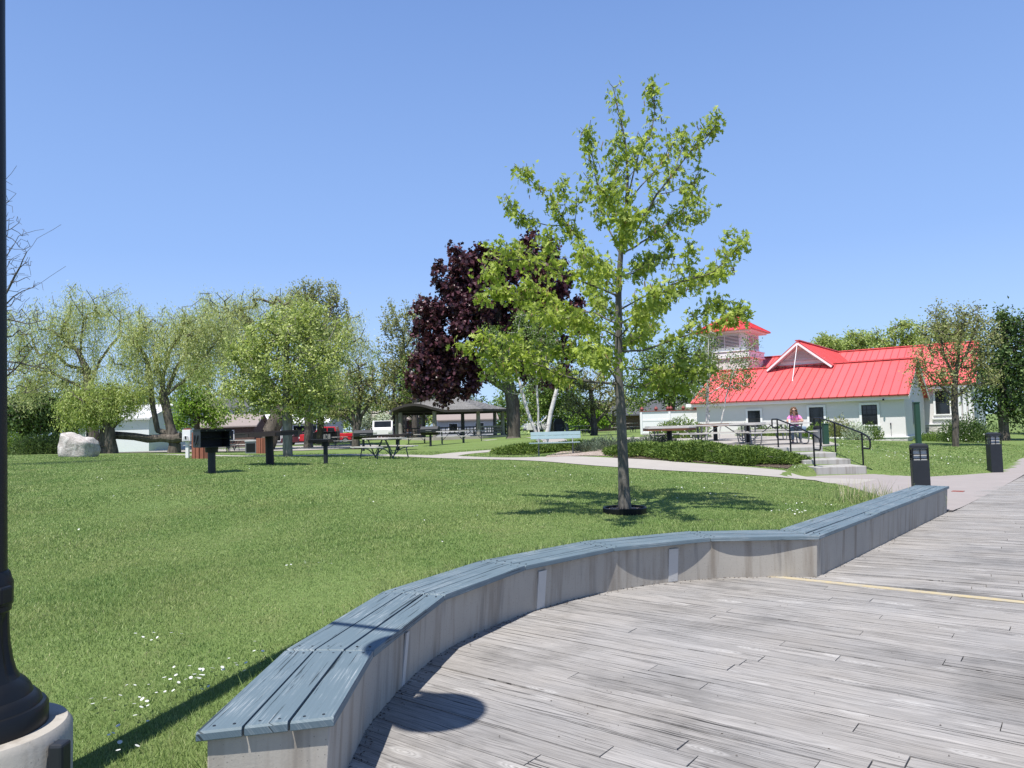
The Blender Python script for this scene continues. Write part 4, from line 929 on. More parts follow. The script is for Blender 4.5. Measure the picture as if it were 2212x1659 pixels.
# far belt beyond the lot and behind the houses
BG = 'background trees beyond the parking lot'
mats = ['green', 'willowdark', 'darkleaf', 'green', 'crab']
kinds = ['rounded mid-green', 'pale feathery', 'dark dense', 'soft green', 'light spring-green']
spots = [(20, 96), (75, 88), (140, 100), (215, 92), (300, 99), (390, 104), (480, 96), (545, 108), (630, 100), (715, 108), (800, 100), (940, 104), (1010, 98), (1090, 106), (1170, 100), (1250, 108), (1340, 112), (1410, 100), (1480, 108)]
where = ['behind the far-left hedge', 'over the hedge left of the boulder', 'above the boulder', 'between boulder and garage', 'above the white garage roof', 'right of the white garage', 'above the white dormer house', 'left of the leaning willow', 'behind the crabapple trunk', 'above the red pickup', 'above the pale blossoming bush',
         'left behind the shelter roof', 'above the shelter roof', 'behind the maroon maple trunk', 'behind the birch clump', 'behind the sparse tree', 'behind the oak trunk', 'above the low dark house', 'above the white fence']
for i, (bx, D) in enumerate(spots):
    h_ = rng.uniform(58, 78) if bx < 900 else rng.uniform(50, 70); m_ = i % 5; y0 = 925
    px_tree('background_tree', f'{kinds[m_]} far tree {where[i]}', BG, bx, D, [(bx, y0 - h_ * .75, 40, 34), (bx - 30, y0 - h_ * .45, 34, 32), (bx + 32, y0 - h_ * .5, 34, 32), (bx, y0 - h_ * .3, 46, 26)], M[mats[m_]], M['bark'], 90, 3600, .34, rt=.25, sig=.75, step=.9, rmin=.03, sides=4)

# ------------------------------------------------------------------ shrubs and low planting
def mound(name, label, pos, rx, ry, rz, mat, n, size, aspect=.3, group=None, cat='shrub', flowers=0, fsize=.06, droop=-.6, up=.3, spiky=0):
    root = thing(name, label, cat, pos, 0, group)
    d = unit(rng.normal(size=(n, 3))); d[:, 2] = np.abs(d[:, 2]); rr = rng.random((n, 1)) ** .35
    lump = 1 + .18 * np.sin(d[:, 0:1] * 5 + 1.3) * np.cos(d[:, 1:2] * 6) + .1 * np.sin(d[:, 0:1] * 13) * np.sin(d[:, 1:2] * 11 + 2)
    Cn = d * rr * np.array([[rx, ry, rz]]) * lump; Cn[:, 2] += .02
    dirs = unit(np.concatenate([d[:, :2] * .9, np.abs(d[:, 2:3]) + .5], 1))
    leaves('foliage', Cn, size, mat, root, T_LEAF if size > .07 else T_DIAMOND, aspect, droop, up, dirs=dirs)
    mb = MB()
    for _ in range(10):
        a = rng.uniform(0, 2 * PI); mb.tube([(0, 0, -.05), (rx * .3 * math.cos(a), ry * .3 * math.sin(a), rz * .4), (rx * .7 * math.cos(a), ry * .7 * math.sin(a), rz * .75)], [.02, .013, .006], 5)
    mb.build('stems', M['twig'], root)
    if flowers:
        d = unit(rng.normal(size=(flowers, 3))); d[:, 2] = np.abs(d[:, 2]); leaves('blossoms', d * np.array([[rx, ry, rz]]) * 1.02, fsize, M['petal'], root, T_LEAF, .9, 0, 1.5)
    return root
LV = 'blue-green mounds between the park bench and the junipers'
for (px, D, r_, lb) in [(1265, 27.2, .42, 'blue-green lavender mound right behind the bench end'), (1312, 26.2, .55, 'largest blue-green lavender mound left of the oak trunk'), (1290, 28.4, .5, 'rear blue-green mound half hidden between two others'), (1400, 27.5, .52, 'blue-green mound in front of the white fence'), (1440, 26.6, .5, 'blue-green mound under the brown octagonal table'), (1365, 25.6, .38, 'low grey-green mound right of the oak trunk')]:
    mound('lavender_shrub', lb, at(px, D), r_, r_, r_ * .85, M['lavender'], 1500, .085, .16, LV)
JU = 'spreading junipers along the main path'
def juniper(label, cx, cy, rx, ry, rz, n, rot=0):
    root = thing('spreading_juniper', label, 'shrub', G(cx, cy), rot, JU); N = n
    a = rng.uniform(0, 2 * PI, N); r_ = np.sqrt(rng.random(N)); edge = 1 + .10 * np.sin(3 * a + 1) + .07 * np.sin(7 * a)
    x, y = rx * r_ * edge * np.cos(a), ry * r_ * edge * np.sin(a); ca, sa = math.cos(rot), math.sin(rot)
    gz = hzv(cx + x * ca - y * sa, cy + x * sa + y * ca) - root.location.z
    hh = rz * np.sqrt(np.clip(1 - r_ ** 2.6, 0, 1)) * (1 + .22 * np.sin(x * 3.1 + y * 2) * np.sin(y * 3.7)); z = gz + hh * (.35 + .65 * rng.random(N) ** .5) + .02
    dirs = unit(np.stack([np.cos(a) * .8 + rng.normal(0, .5, N), np.sin(a) * .8 + rng.normal(0, .5, N), rng.uniform(.1, .7, N)], 1))
    leaves('foliage', np.stack([x, y, z], 1), .12, M['juniper'], root, T_DIAMOND, .22, -.2, .6, dirs=dirs)
    mb = MB()
    for k in range(14):
        a_ = k * .449 * 2; mb.tube([(0, 0, 0), (rx * .4 * math.cos(a_), ry * .4 * math.sin(a_), rz * .45), (rx * .8 * math.cos(a_), ry * .8 * math.sin(a_), rz * .35)], [.03, .018, .008], 5)
    mb.build('stems', M['twig'], root)
juniper('large dark-green spreading juniper left of the stair, nearest the steps', 7.0, 22.3, 1.5, 1.05, .22, 17000, R(-22))
juniper('broad spreading juniper in the middle of the bed below the patio tables', 5.55, 23.3, 1.6, 1.15, .26, 19000, R(-25))
juniper('low spreading juniper right behind the oak trunk', 4.0, 24.1, 1.15, .85, .22, 10500, R(-20))
juniper('low dark juniper patch at the feet of the birch clump', .6, 29.4, 1.5, 1.2, .30, 9500)
juniper('low juniper patch behind the park bench seat', 2.3, 29.6, 1.3, .9, .28, 8500)
mound('flowering_shrub', 'rounded dark green shrub dotted with white blossoms before the white fence', at(1470, 40), 1.6, 1.0, 1.05, M['green'], 5200, .10, .5, flowers=420, fsize=.09)
mound('round_bush', 'large round dark bush with a few white blossoms beside the building porch', at(2090, 35), 1.25, 1.1, 1.15, M['darkleaf'], 5000, .085, .5, flowers=120, fsize=.06)
SB = 'foundation shrubs along the white building'
for (px, D, rx, rz, m_, lb) in [(1815, 35.5, .75, .95, 'brownbud', 'loose olive shrub under the middle window'), (1850, 35, .7, .8, 'paleleaf', 'pale grassy shrub right of the short green post'), (1880, 35.4, .6, .75, 'birchleaf', 'light green rose shrub below the right window'), (1785, 36.5, .7, .8, 'green', 'dark green shrub behind the short green post'), (1755, 37.5, .5, .55, 'green', 'low shrub behind the seated woman'),
                               (1690, 38.5, .8, .6, 'green', 'low hedge clump behind the picnic tables'), (1648, 39.5, .6, .6, 'birchleaf', 'light green shrub below the left window'), (1610, 41, .5, .7, 'paleleaf', 'pale flowering shrub beside the brown table top'), (2020, 38.5, 1.0, .45, 'green', 'low green shrub row at the stone foundation')]:
    mound('foundation_shrub', lb, at(px, D, max(0, (PZ - .1 - at(px, D).z) if px < 1850 else 0)), rx, rx * .7, rz, M[m_], 1500, .09, .45, SB)
HG = 'hedge shrubs at the far left'
for (px, D, rx, rz, lb) in [(25, 52, 1.6, 1.5, 'tall hedge shrub at the left frame edge beside the lamp post'), (70, 51, 1.4, 1.35, 'dark hedge shrub second from the left edge'), (110, 51, 1.3, 1.5, 'dark hedge shrub just left of the boulder'), (-30, 52, 1.6, 1.6, 'hedge shrub beyond the left edge'), (150, 53, 1.2, 1.1, 'dark hedge shrub hidden behind the boulder')]:
    mound('hedge_shrub', lb, at(px, D), rx, 1.0, rz, M['darkleaf'] if px != 25 else M['green'], 3600, .13, .5, HG)
for (px, D, s_, lb) in [(45, 60, 4.2, 'big dark evergreen mass behind the hedge at the far left'), (120, 62, 3.8, 'dark leafy tree behind the boulder')]:
    px_tree('dark_tree', lb, 'dark trees behind the hedge', px, D, [(px, 870, 60, 50), (px - 40, 890, 40, 40), (px + 40, 890, 40, 40), (px, 920, 70, 30)], M['darkleaf'], M['bark'], 150, 7500, .23, rt=.25, sig=.5)
px_tree('blossoming_bush', 'pale variegated bush beside the white van', None, 812, 74, [(800, 905, 28, 18), (825, 908, 24, 16), (785, 915, 18, 12)], M['paleleaf'], M['bark'], 60, 3200, .2, rt=.1, sig=.35, cat='shrub')
# tall dry grass at the bench end
dg = thing('dry_grass_clump', 'tall dry straw-coloured grass clump at the far end of the seat wall', 'grass clump', G(5.9, 12.6)); N = 110
root_xy = rng.normal(size=(N, 2)) * np.array([[.28, .28]]); Cn = np.concatenate([root_xy, np.zeros((N, 1))], 1); dirs = unit(np.concatenate([rng.normal(0, .16, (N, 2)), np.ones((N, 1))], 1))
tag(leaves('stalks', Cn, .46, M['dry'], dg, T_DIAMOND, .012, -3, 0, .4, dirs=dirs * 3), kind='stuff')
N = 500; root_xy = rng.normal(size=(N, 2)) * .4; Cn = np.concatenate([root_xy, np.zeros((N, 1))], 1); dirs = unit(np.concatenate([rng.normal(0, .4, (N, 2)), np.ones((N, 1))], 1))
tag(leaves('blades', Cn, .3, M['grass'], dg, T_DIAMOND, .03, -2, 0, .4, dirs=dirs * 2), kind='stuff')

# ------------------------------------------------------------------ lawn grass blades (nobody could count them)
SXL = 8.3
def on_lawn(X, Y):
    ok = side_of_edge(X, Y) < -.20
    for q, hw in ((main_q, .84), (br_q, .7), (bl_q, .7)):
        A2 = np.array([(p.x, p.y) for p in q[::3]]); d2 = np.full(len(X), 1e9)
        for a in A2: d2 = np.minimum(d2, (X - a[0]) ** 2 + (Y - a[1]) ** 2)
        ok &= d2 > (hw + .02) ** 2
    ok &= ~in_poly(plaza, X, Y) & ~in_poly(PATIO, X, Y) & ~in_poly(BED, X, Y)
    ok &= ~((X > SXL) & (X < SXL + 1.5) & (Y > 20.4) & (Y < 23.8))
    ok &= (X - obase.x) ** 2 + (Y - obase.y) ** 2 > .3 ** 2
    return ok
GV, n_tot = [], 0
for (y0, y1, dens, hgt, wid) in [(1.6, 4.5, 13500, .023, .0026), (4.5, 7.5, 8500, .023, .0036), (7.5, 11, 4800, .023, .0054), (11, 16, 2200, .024, .0085), (16, 24, 800, .026, .014), (24, 33, 240, .030, .025)]:
    xl, xr = -.74 * y1, .72 * y1; n = int((xr - xl) * (y1 - y0) * dens)
    X = rng.uniform(xl, xr, n); Y = rng.uniform(y0, y1, n); m = np.abs(X / Y) < .74; X, Y = X[m], Y[m]; m = on_lawn(X, Y); X, Y = X[m], Y[m]; n = len(X)
    Z = hzv(X, Y); a = rng.uniform(0, 2 * PI, n); h = hgt * rng.uniform(.45, 1.35, n) * (1 + .35 * np.sin(X * 1.7 + 1) * np.sin(Y * 1.3)); wd_ = wid * rng.uniform(.6, 1.3, n); ln = rng.normal(0, .45, (n, 2)) * h[:, None]
    b = np.stack([X, Y, Z - .004], 1); sx_ = np.stack([np.cos(a) * wd_, np.sin(a) * wd_, np.zeros(n)], 1)
    tip = b + np.stack([ln[:, 0], ln[:, 1], h], 1)
    GV.append(np.stack([b - sx_, b + sx_, tip], 1).reshape(-1, 3)); n_tot += n
V = np.concatenate(GV); gr = np_mesh('grass', V, np.arange(len(V)).reshape(-1, 3), M['grass']); tag(gr, kind='stuff')
print('blades', n_tot)
# ragged grass fringe along the seat wall back
FX, FY = [], []
for i in range(7):
    L = (OUT[i + 1] - OUT[i]).length; n = int(L * 420); u = rng.random(n)
    nrm = (OUT[i] - IN[i]).normalized(); off = rng.exponential(.05, n) + .015
    FX.append(OUT[i].x + (OUT[i + 1].x - OUT[i].x) * u + nrm.x * off); FY.append(OUT[i].y + (OUT[i + 1].y - OUT[i].y) * u + nrm.y * off)
FX, FY = np.concatenate(FX), np.concatenate(FY); n = len(FX)
b = np.stack([FX, FY, hzv(FX, FY) - .02], 1); a = rng.uniform(0, 2 * PI, n); wd_ = .004 + .0004 * FY; h = rng.uniform(.05, .13, n); sx_ = np.stack([np.cos(a) * wd_, np.sin(a) * wd_, 0 * a], 1); ln = rng.normal(0, .4, (n, 2)) * h[:, None]
V = np.stack([b - sx_, b + sx_, b + np.stack([ln[:, 0], ln[:, 1], h], 1)], 1).reshape(-1, 3); tag(np_mesh('long_grass', V, np.arange(len(V)).reshape(-1, 3), M['grass']), kind='stuff')
# daisies scattered in the lawn
DP = []
for (x, y, n, s_) in [(395, 1530, 20, 0), (445, 1515, 14, 0), (360, 1560, 7, 0), (270, 1560, 5, 0), (240, 1560, 5, 0), (270, 1640, 7, 0), (545, 1388, 6, 0), (650, 1238, 7, 0), (345, 1353, 8, 0), (1710, 1111, 16, 0), (1740, 1090, 6, 0), (1560, 1080, 5, 0), (470, 985, 6, 0), (1500, 1066, 5, 0)]:
    p = Pz(x, y, .1 if y > 1400 else .36)
    for _ in range(n): DP.append((p.x + rng.normal(0, .045 + .012 * p.y), p.y + rng.normal(0, .03 + .012 * p.y)))
for _ in range(260): DP.append((rng.uniform(10.2, 14.5), rng.uniform(20.5, 27)))
for _ in range(140): DP.append((rng.uniform(-8, 9), rng.uniform(6, 26)))
for _ in range(150): DP.append((rng.uniform(3.6, 8.3), rng.uniform(20.6, 22.4)))
DX = np.array(DP); m = on_lawn(DX[:, 0], DX[:, 1]); DX = DX[m]; mbp, mby = MB(), MB()
for x, y in DX:
    z = hz(x, y) + rng.uniform(.045, .075); r_ = .0095 * rng.uniform(.8, 1.25) * (1 + .035 * max(0, y - 6)); tx, ty = rng.normal(0, .25, 2)
    ring_ = [(x + r_ * math.cos(a_ * PI / 4), y + r_ * math.sin(a_ * PI / 4), z + r_ * (tx * math.cos(a_ * PI / 4) + ty * math.sin(a_ * PI / 4))) for a_ in range(8)]
    mbp.add(ring_ + [(x, y, z - .004)], [(i, (i + 1) % 8, 8) for i in range(8)] ); mbp.add(ring_, [tuple(range(8))])
tag(mbp.build('daisies', M['petal'], smooth=False), kind='stuff')
# ------------------------------------------------------------------ red-roofed white building
def roof_mat(name, c, period, axis):
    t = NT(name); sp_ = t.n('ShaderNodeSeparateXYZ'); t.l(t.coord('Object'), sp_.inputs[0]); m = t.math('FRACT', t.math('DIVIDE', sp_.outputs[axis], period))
    ln = t.ramp(t.math('ABSOLUTE', t.math('SUBTRACT', m, .5)), [(.0, 1), (.05, 1), (.085, 0)])  # rib shadows painted into the roof colour as dark lines along the seams
    n = t.noise(t.coord('Object', (1, .3, 1)), 1.4, 4)
    base = t.mix(n, tuple(x * .88 for x in c), tuple(min(1, x * 1.08) for x in c)); wn = t.n('ShaderNodeTexWhiteNoise', noise_dimensions='1D'); t.l(t.math('FLOOR', t.math('ADD', t.math('DIVIDE', sp_.outputs[axis], period), .5)), wn.inputs['W']); base = t.mix(1, base, t.ramp(wn.outputs['Value'], [(0, .94), (1, 1.06)]), 'MULTIPLY')
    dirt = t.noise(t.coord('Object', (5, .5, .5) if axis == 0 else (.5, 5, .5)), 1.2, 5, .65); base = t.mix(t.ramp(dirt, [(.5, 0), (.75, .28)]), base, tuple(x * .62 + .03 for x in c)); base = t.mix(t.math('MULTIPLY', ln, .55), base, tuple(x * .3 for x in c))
    t.bsdf(base, .42, spec=.4); return t.m
RC = (.74, .125, .125); SEAM = .46
bz0 = .08
bl = thing('park_building', 'long white building with bright red standing-seam roof, dormer gable and louvred tower', 'building', (22.2, 42.0, bz0), R(-35.5))
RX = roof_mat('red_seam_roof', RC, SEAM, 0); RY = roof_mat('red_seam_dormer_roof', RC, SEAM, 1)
def gable_walls(x0, x1, y0, y1, h, hr, mat, name, zb=-.8):      # ridge along x
    ym = (y0 + y1) / 2; mb = MB(); poly = [(y0, zb), (y1, zb), (y1, h), (ym, hr), (y0, h)]
    vs = [(x0, y, z) for y, z in poly] + [(x1, y, z) for y, z in poly]; n = 5
    mb.add(vs, [tuple(range(n)), tuple(range(n, 2 * n))[::-1]] + [((i + 1) % n, i, n + i, n + (i + 1) % n) for i in range(n)])
    return mb.build(name, mat, bl, smooth=False)
def slope_roof(name, x0, x1, ye0, ze0, yr, zr, ye1, ze1, mat, th=.10, parent=None):
    mb = MB()
    for (ye, ze) in ((ye0, ze0), (ye1, ze1)):
        d = Vector((0, yr - ye, zr - ze)).normalized(); up = Vector((0, -d.z, d.y)); up = up if up.z > 0 else -up
        a = [Vector((x0, ye, ze)), Vector((x1, ye, ze)), Vector((x1, yr, zr)), Vector((x0, yr, zr))]; top = [p + up * th for p in a]
        top[2].z = top[3].z = zr + th / up.z; top[2].y = top[3].y = yr
        mb.add(a + top, [(3, 2, 1, 0), (4, 5, 6, 7), (0, 1, 5, 4), (1, 2, 6, 5), (3, 0, 4, 7)])
        x = math.ceil(x0 / SEAM) * SEAM + SEAM / 2 - (SEAM if math.ceil(x0 / SEAM) * SEAM + SEAM / 2 - SEAM > x0 else 0)
        while x < x1 - .02:
            mb.bar(Vector((x, ye, ze)) + up * (th + .018), Vector((x, yr, zr)) + up * (th + .018), .03, .045); x += SEAM
    mb.bar((x0, yr, zr + th + .05), (x1, yr, zr + th + .05), .34, .07)
    return mb.build(name, mat, parent or bl, smooth=False)
W1 = 8.5
gable_walls(-12.3, 0, 0, W1, 2.74, 4.80, M['white'], 'front_wing_wall')
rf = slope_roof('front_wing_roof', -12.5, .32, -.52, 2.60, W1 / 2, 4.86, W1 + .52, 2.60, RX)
mb = MB(); mb.box((-6.29, -.34, 2.52), (13.2, .04, .22)); mb.box((-6.29, -.16, 2.56), (13.2, .32, .03)); mb.build('eave_board', M['trim'], bl, smooth=False, bevel=.01)
mb = MB()
for (a, b) in (((.30, -.50, 2.50), (.30, W1 / 2, 4.76)), ((.30, W1 + .50, 2.50), (.30, W1 / 2, 4.76))): mb.bar(a, b, .05, .20)
mb.build('rake_board', M['trim'], bl, smooth=False)
mb = MB(); mb.box((-6.15, -.02, -.2), (12.38, .10, .9)); mb.box((.02, W1 / 2, -.2), (.10, W1 + .1, .9)); mb.build('stone_base', M['stone'], bl, smooth=False)
mb = MB(); mb.box((-6.15, -.05, .27), (12.42, .12, .05)); mb.box((.05, W1 / 2, .27), (.12, W1 + .14, .05)); mb.build('base_ledge', M['trim'], bl, smooth=False, bevel=.008)
def window(parent, x0, x1, z0, z1, y, face='y', trimw=.13, muntin=True, sash=True, name='window', trim=True, blind=0):
    """face y: looks toward -y at plane y; face x: looks toward +x at plane y (then x0,x1 run along y)"""
    def T(mb):
        if face == 'x': mb.v = [(y - v[1], v[0], v[2]) for v in mb.v]; 
        else: mb.v = [(v[0], y + v[1], v[2]) for v in mb.v]
        return mb
    w, h, cx_, cz_ = x1 - x0, z1 - z0, (x0 + x1) / 2, (z0 + z1) / 2
    mb = MB(); f = .055
    for c, d in (((cx_, -.012, z1 - f / 2), (w, .05, f)), ((cx_, -.012, z0 + f / 2), (w, .05, f)), ((x0 + f / 2, -.012, cz_), (f, .05, h - 2 * f)), ((x1 - f / 2, -.012, cz_), (f, .05, h - 2 * f))): mb.box(c, d)
    if sash: mb.box((cx_, -.010, cz_), (w - 2 * f, .04, .05))
    fr = T(mb).build(name, M['frame'], parent, smooth=False)
    mb = MB(); mb.box((cx_, .0, cz_), (w - 2 * f, .016, h - 2 * f)); T(mb).build('pane', M['glass'], fr, smooth=False)
    if muntin:
        mb = MB()
        for k in (1, 2): mb.box((x0 + w * k / 3, -.012, cz_ + h / 4), (.018, .02, h / 2 - f)); 
        mb.box((cx_, -.013, cz_ + h / 4), (w - 2 * f, .018, .018)); T(mb).build('muntin', M['frame'], fr, smooth=False)
    if trim:
        mb = MB()
        for c, d in (((cx_, -.02, z1 + trimw / 2), (w + 2 * trimw, .045, trimw)), ((x0 - trimw / 2, -.02, cz_), (trimw, .045, h)), ((x1 + trimw / 2, -.02, cz_), (trimw, .045, h)), ((cx_, -.035, z0 - .045), (w + 2 * trimw + .04, .085, .09))): mb.box(c, d)
        T(mb).build('surround', M['trim'], fr, smooth=False, bevel=.005)
    return fr
window(bl, -8.9, -8.12, 1.0, 2.05, -.03); window(bl, -2.25, -1.42, 1.0, 2.16, -.03)
fr = window(bl, -5.17, -4.35, .66, 2.13, -.03, sash=False, muntin=False, name='door'); mb = MB(); mb.ball((-4.46, -.085, 1.45), .03, 8, 5); mb.build('handle', M['galv'], fr)
window(bl, 3.2, 4.0, 1.0, 2.17, .03, 'x', muntin=False)
mb = MB(); mb.box((.05, 4.9, .78), (.06, .55, .42)); mb.build('vent_panel', M['siding'], bl, smooth=False, bevel=.01)
mb = MB(); mb.tube([(-.75, -.06, .3), (-.75, -.06, .95)], .012, 6); mb.box((-.75, -.07, 1.02), (.06, .05, .14)); mb.build('outdoor_faucet', M['dark'], bl)
mb = MB(); mb.lathe([(.05, -.05), (.06, .0), (.05, .06)], 10, (-1.0, -.49, 2.42)); mb.build('eave_spotlight', M['black'], bl)
# wing behind
gable_walls(-14.0, 2.75, 9.0, 21.0, 3.62, 6.40, M['white'], 'rear_wing_wall')
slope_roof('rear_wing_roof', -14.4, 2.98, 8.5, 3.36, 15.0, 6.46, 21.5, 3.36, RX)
mb = MB(); mb.box((.2, 8.60, 3.25), (5.4, .05, .16)); mb.bar((2.96, 8.5, 3.27), (2.96, 15, 6.36), .05, .2); mb.bar((2.96, 21.5, 3.27), (2.96, 15, 6.36), .05, .2); mb.build('eave_board', M['trim'], bl, smooth=False)
mb = MB(); mb.box((1.35, 8.99, .0), (2.84, .08, 1.62)); mb.build('stone_base', M['stone'], bl, smooth=False)
mb = MB(); mb.box((1.35, 8.96, .84), (2.9, .13, .06)); mb.build('base_ledge', M['trim'], bl, smooth=False, bevel=.008)
window(bl, .62, 1.42, 1.50, 3.02, 8.97); mb = MB(); mb.box((1.02, 8.93, 1.20), (1.25, .12, .11)); mb.build('window_ledge', M['trim'], bl, smooth=False, bevel=.01)
for cx_ in (1.98, 2.28, 2.58):
    mb = MB(); mb.lathe([(.16, 0), (.16, .10), (.115, .14), (.105, 1.2), (.10, 2.0), (.12, 2.05), (.15, 2.1), (.15, 2.2)], 16, (cx_, 8.62, 1.0), mod=lambda a, z: 1 + (.05 * math.cos(8 * a) if .2 < z < 1.95 else 0)); mb.build('porch_column', M['trim'], bl)
mb = MB(); mb.box((2.28, 8.66, .60), (1.1, .6, .80)); mb.build('porch_plinth', M['stone'], bl, smooth=False)
# dormer gable
gx0, gz0, gz1, gh = -6.55, 4.78, 6.46, 2.05
mb = MB(); mb.extr([(gx0 - gh + .25, 4.4), (gx0 + gh - .25, 4.4), (gx0 + gh - .25, gz0 + .1), (gx0, gz1 - .08), (gx0 - gh + .25, gz0 + .1)], 4.2, 14.5); mb.build('dormer_wall', M['trim'], bl, smooth=False)
mb = MB()
for sg in (-1, 1):
    e = Vector((gx0 + sg * gh, 0, gz0)); r_ = Vector((gx0, 0, gz1)); d = (r_ - e).normalized(); up = Vector((-d.z, 0, d.x)); up = up if up.z > 0 else -up
    for y0, y1 in ((3.45, 15.0),):
        a = [Vector((e.x, y0, e.z)), Vector((e.x, y1, e.z)), Vector((r_.x, y1, r_.z)), Vector((r_.x, y0, r_.z))]; top = [p + up * .1 for p in a]; top[2].x = top[3].x = gx0; top[2].z = top[3].z = gz1 + .1 / up.z
        fs = [(0, 1, 2, 3), (7, 6, 5, 4), (1, 0, 4, 5), (0, 3, 7, 4), (2, 1, 5, 6)]; mb.add(a + top, fs if sg < 0 else [f[::-1] for f in fs])
        y = y0 + .3
        while y < y1: mb.bar(Vector((e.x, y, e.z)) + up * .115, Vector((r_.x, y, r_.z)) + up * .115, .03, .045); y += SEAM
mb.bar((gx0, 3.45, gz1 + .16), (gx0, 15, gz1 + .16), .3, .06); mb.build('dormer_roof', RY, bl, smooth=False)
mb = MB()
for sg in (-1, 1): mb.bar((gx0 + sg * gh, 3.43, gz0 - .05), (gx0, 3.43, gz1 - .05), .05, .12); mb.bar((gx0 + sg * (gh - .1), 3.80, gz0 - .02), (gx0, 3.80, gz1 - .04), .72, .02)
mb.build('dormer_rake_board', M['trim'], bl, smooth=False)
mb = MB(); mb.box((gx0, 4.16, 5.35), (3.0, .06, .10)); 
for k in range(6):
    w_ = 1.5 * (1 - k / 6.5); mb.box((gx0, 4.15, 5.5 + k * .10), (w_, .05, .045))
mb.build('dormer_louver', M['siding'], bl, smooth=False)
mb = MB(); mb.tube([(gx0 - .05, 2.0, 3.9), (gx0, 3.38, 6.36)], .024, 8); mb.ball((gx0 - .05, 2.0, 3.9), .05, 8, 6); mb.build('flag_pole', M['trim'], bl)
# tower
tx0, tx1, ty0, ty1 = -15.6, -11.9, 9.95, 13.65; tcx, tcy = (tx0 + tx1) / 2, (ty0 + ty1) / 2
mb = MB(); mb.box((tcx, tcy, 3.1), (3.7, 3.7, 6.6)); mb.build('tower_wall', M['white'], bl, smooth=False)
mb = MB(); mb.box((tcx, tcy, 6.36), (4.0, 4.0, .12)); mb.box((tcx, tcy, 6.62), (3.9, 3.9, .34)); mb.box((tcx, tcy, 6.84), (4.02, 4.02, .08)); mb.build('tower_belt', M['trim'], bl, smooth=False, bevel=.02)
mb = MB(); mb.box((tcx, tcy, 7.6), (3.3, 3.3, 1.44)); mb.build('tower_cupola', M['trim'], bl, smooth=False)
for face in range(4):
    mb = MB(); Rm = Matrix.Rotation(face * PI / 2, 3, 'Z')
    mb.box(Vector((tcx, tcy, 7.62)) + Rm @ Vector((0, -1.66, 0)), (2.3, .02, 1.0), M=Rm)
    lv = mb.build('tower_louver', M['dark'], bl, smooth=False); mb = MB()
    for k in range(9):
        mb.box(Vector((tcx, tcy, 7.17 + k * .112)) + Rm @ Vector((0, -1.70, 0)), (2.3, .07, .035), M=Rm @ Matrix.Rotation(R(-28), 3, 'X'))
    for s_ in (-1.17, 0, 1.17): mb.box(Vector((tcx, tcy, 7.62)) + Rm @ Vector((s_, -1.71, 0)), (.06, .06, 1.06), M=Rm)
    mb.build('louver_slats', M['trim'], lv, smooth=False)
mb = MB(); mb.box((tcx, tcy, 8.36), (4.3, 4.3, .12)); mb.box((tcx, tcy, 8.44), (4.5, 4.5, .08)); mb.build('tower_cornice', M['trim'], bl, smooth=False, bevel=.02)
mb = MB(); e_ = 2.4; zz0, zz1 = 8.49, 10.05; c4 = [(tcx - e_, tcy - e_, zz0), (tcx + e_, tcy - e_, zz0), (tcx + e_, tcy + e_, zz0), (tcx - e_, tcy + e_, zz0)]; ap = (tcx, tcy, zz1)
mb.add(c4 + [ap] + [(p[0], p[1], zz0 - .06) for p in c4], [(0, 1, 4), (1, 2, 4), (2, 3, 4), (3, 0, 4), (5, 6, 1, 0), (6, 7, 2, 1), (7, 8, 3, 2), (8, 5, 0, 3), (8, 7, 6, 5)])
for i in range(4):
    a, b = Vector(c4[i]), Vector(c4[(i + 1) % 4]); mb.bar(a + Vector((0, 0, .03)), Vector(ap) + Vector((0, 0, .03)), .08, .05)
    for k in range(1, 10):
        q = a.lerp(b, k / 10); f = min(k, 10 - k) / 5; h_ = q.lerp(Vector(ap), 0); mid = (a + b) / 2; tt = Vector(ap) - mid; e2 = q + tt * f; mb.bar(q + Vector((0, 0, .02)), e2 + Vector((0, 0, .02)), .03, .04)
mb.build('tower_roof', M['red'], bl, smooth=False)

# ------------------------------------------------------------------ white vinyl screen fence
f0, f1 = P(1386, 938, 50), P(1505, 938, 50.4); zb = hz(f0.x, f0.y) - .03
fn = thing('screen_fence', 'white vinyl screen fence with red finials joining the left end of the white building', 'fence', (f0.x, f0.y, zb)); L = (f1 - f0).xy.length; hF = EYE + 20.5 * 50 / F - zb
mb = MB(); mb.box((L / 4, 0, hF / 2), (L / 2 - .14, .04, hF - .1)); mb.build('panel', M['vinyl'], fn, smooth=False); mb = MB(); mb.box((L * 3 / 4, 0, hF / 2), (L / 2 - .14, .04, hF - .1)); mb.build('panel', M['vinyl'], fn, smooth=False)
for k in range(3): mb = MB(); mb.box((L * k / 2, 0, hF / 2), (.14, .14, hF + .02)); mb.build('post', M['vinyl'], fn, smooth=False, bevel=.01)
for k in range(2):
    for z in (hF - .05, hF * .62, .12): mb = MB(); mb.box((L / 4 + L / 2 * k, 0, z), (L / 2 - .14, .07, .12)); mb.build('rail', M['vinyl'], fn, smooth=False)
mb = MB(); mb.box((L / 2, 0, hF + .03), (L + .2, .17, .045)); mb.build('cap_rail', M['finial'], fn, smooth=False)
for fx in (.02, .27, .48, .53, .75, .97):
    mb = MB(); mb.lathe([(.05, 0), (.10, .04), (.13, .13), (.10, .21), (.03, .27), (.015, .33)], 12, (L * fx, 0, hF + .05)); mb.build('finial', M['finial'], fn)
mound('flower_planter', 'pale planter plants showing over the top of the white screen fence', P(1478, 893, 51.6), .55, .4, .55, M['paleleaf'], 900, .10, .5)

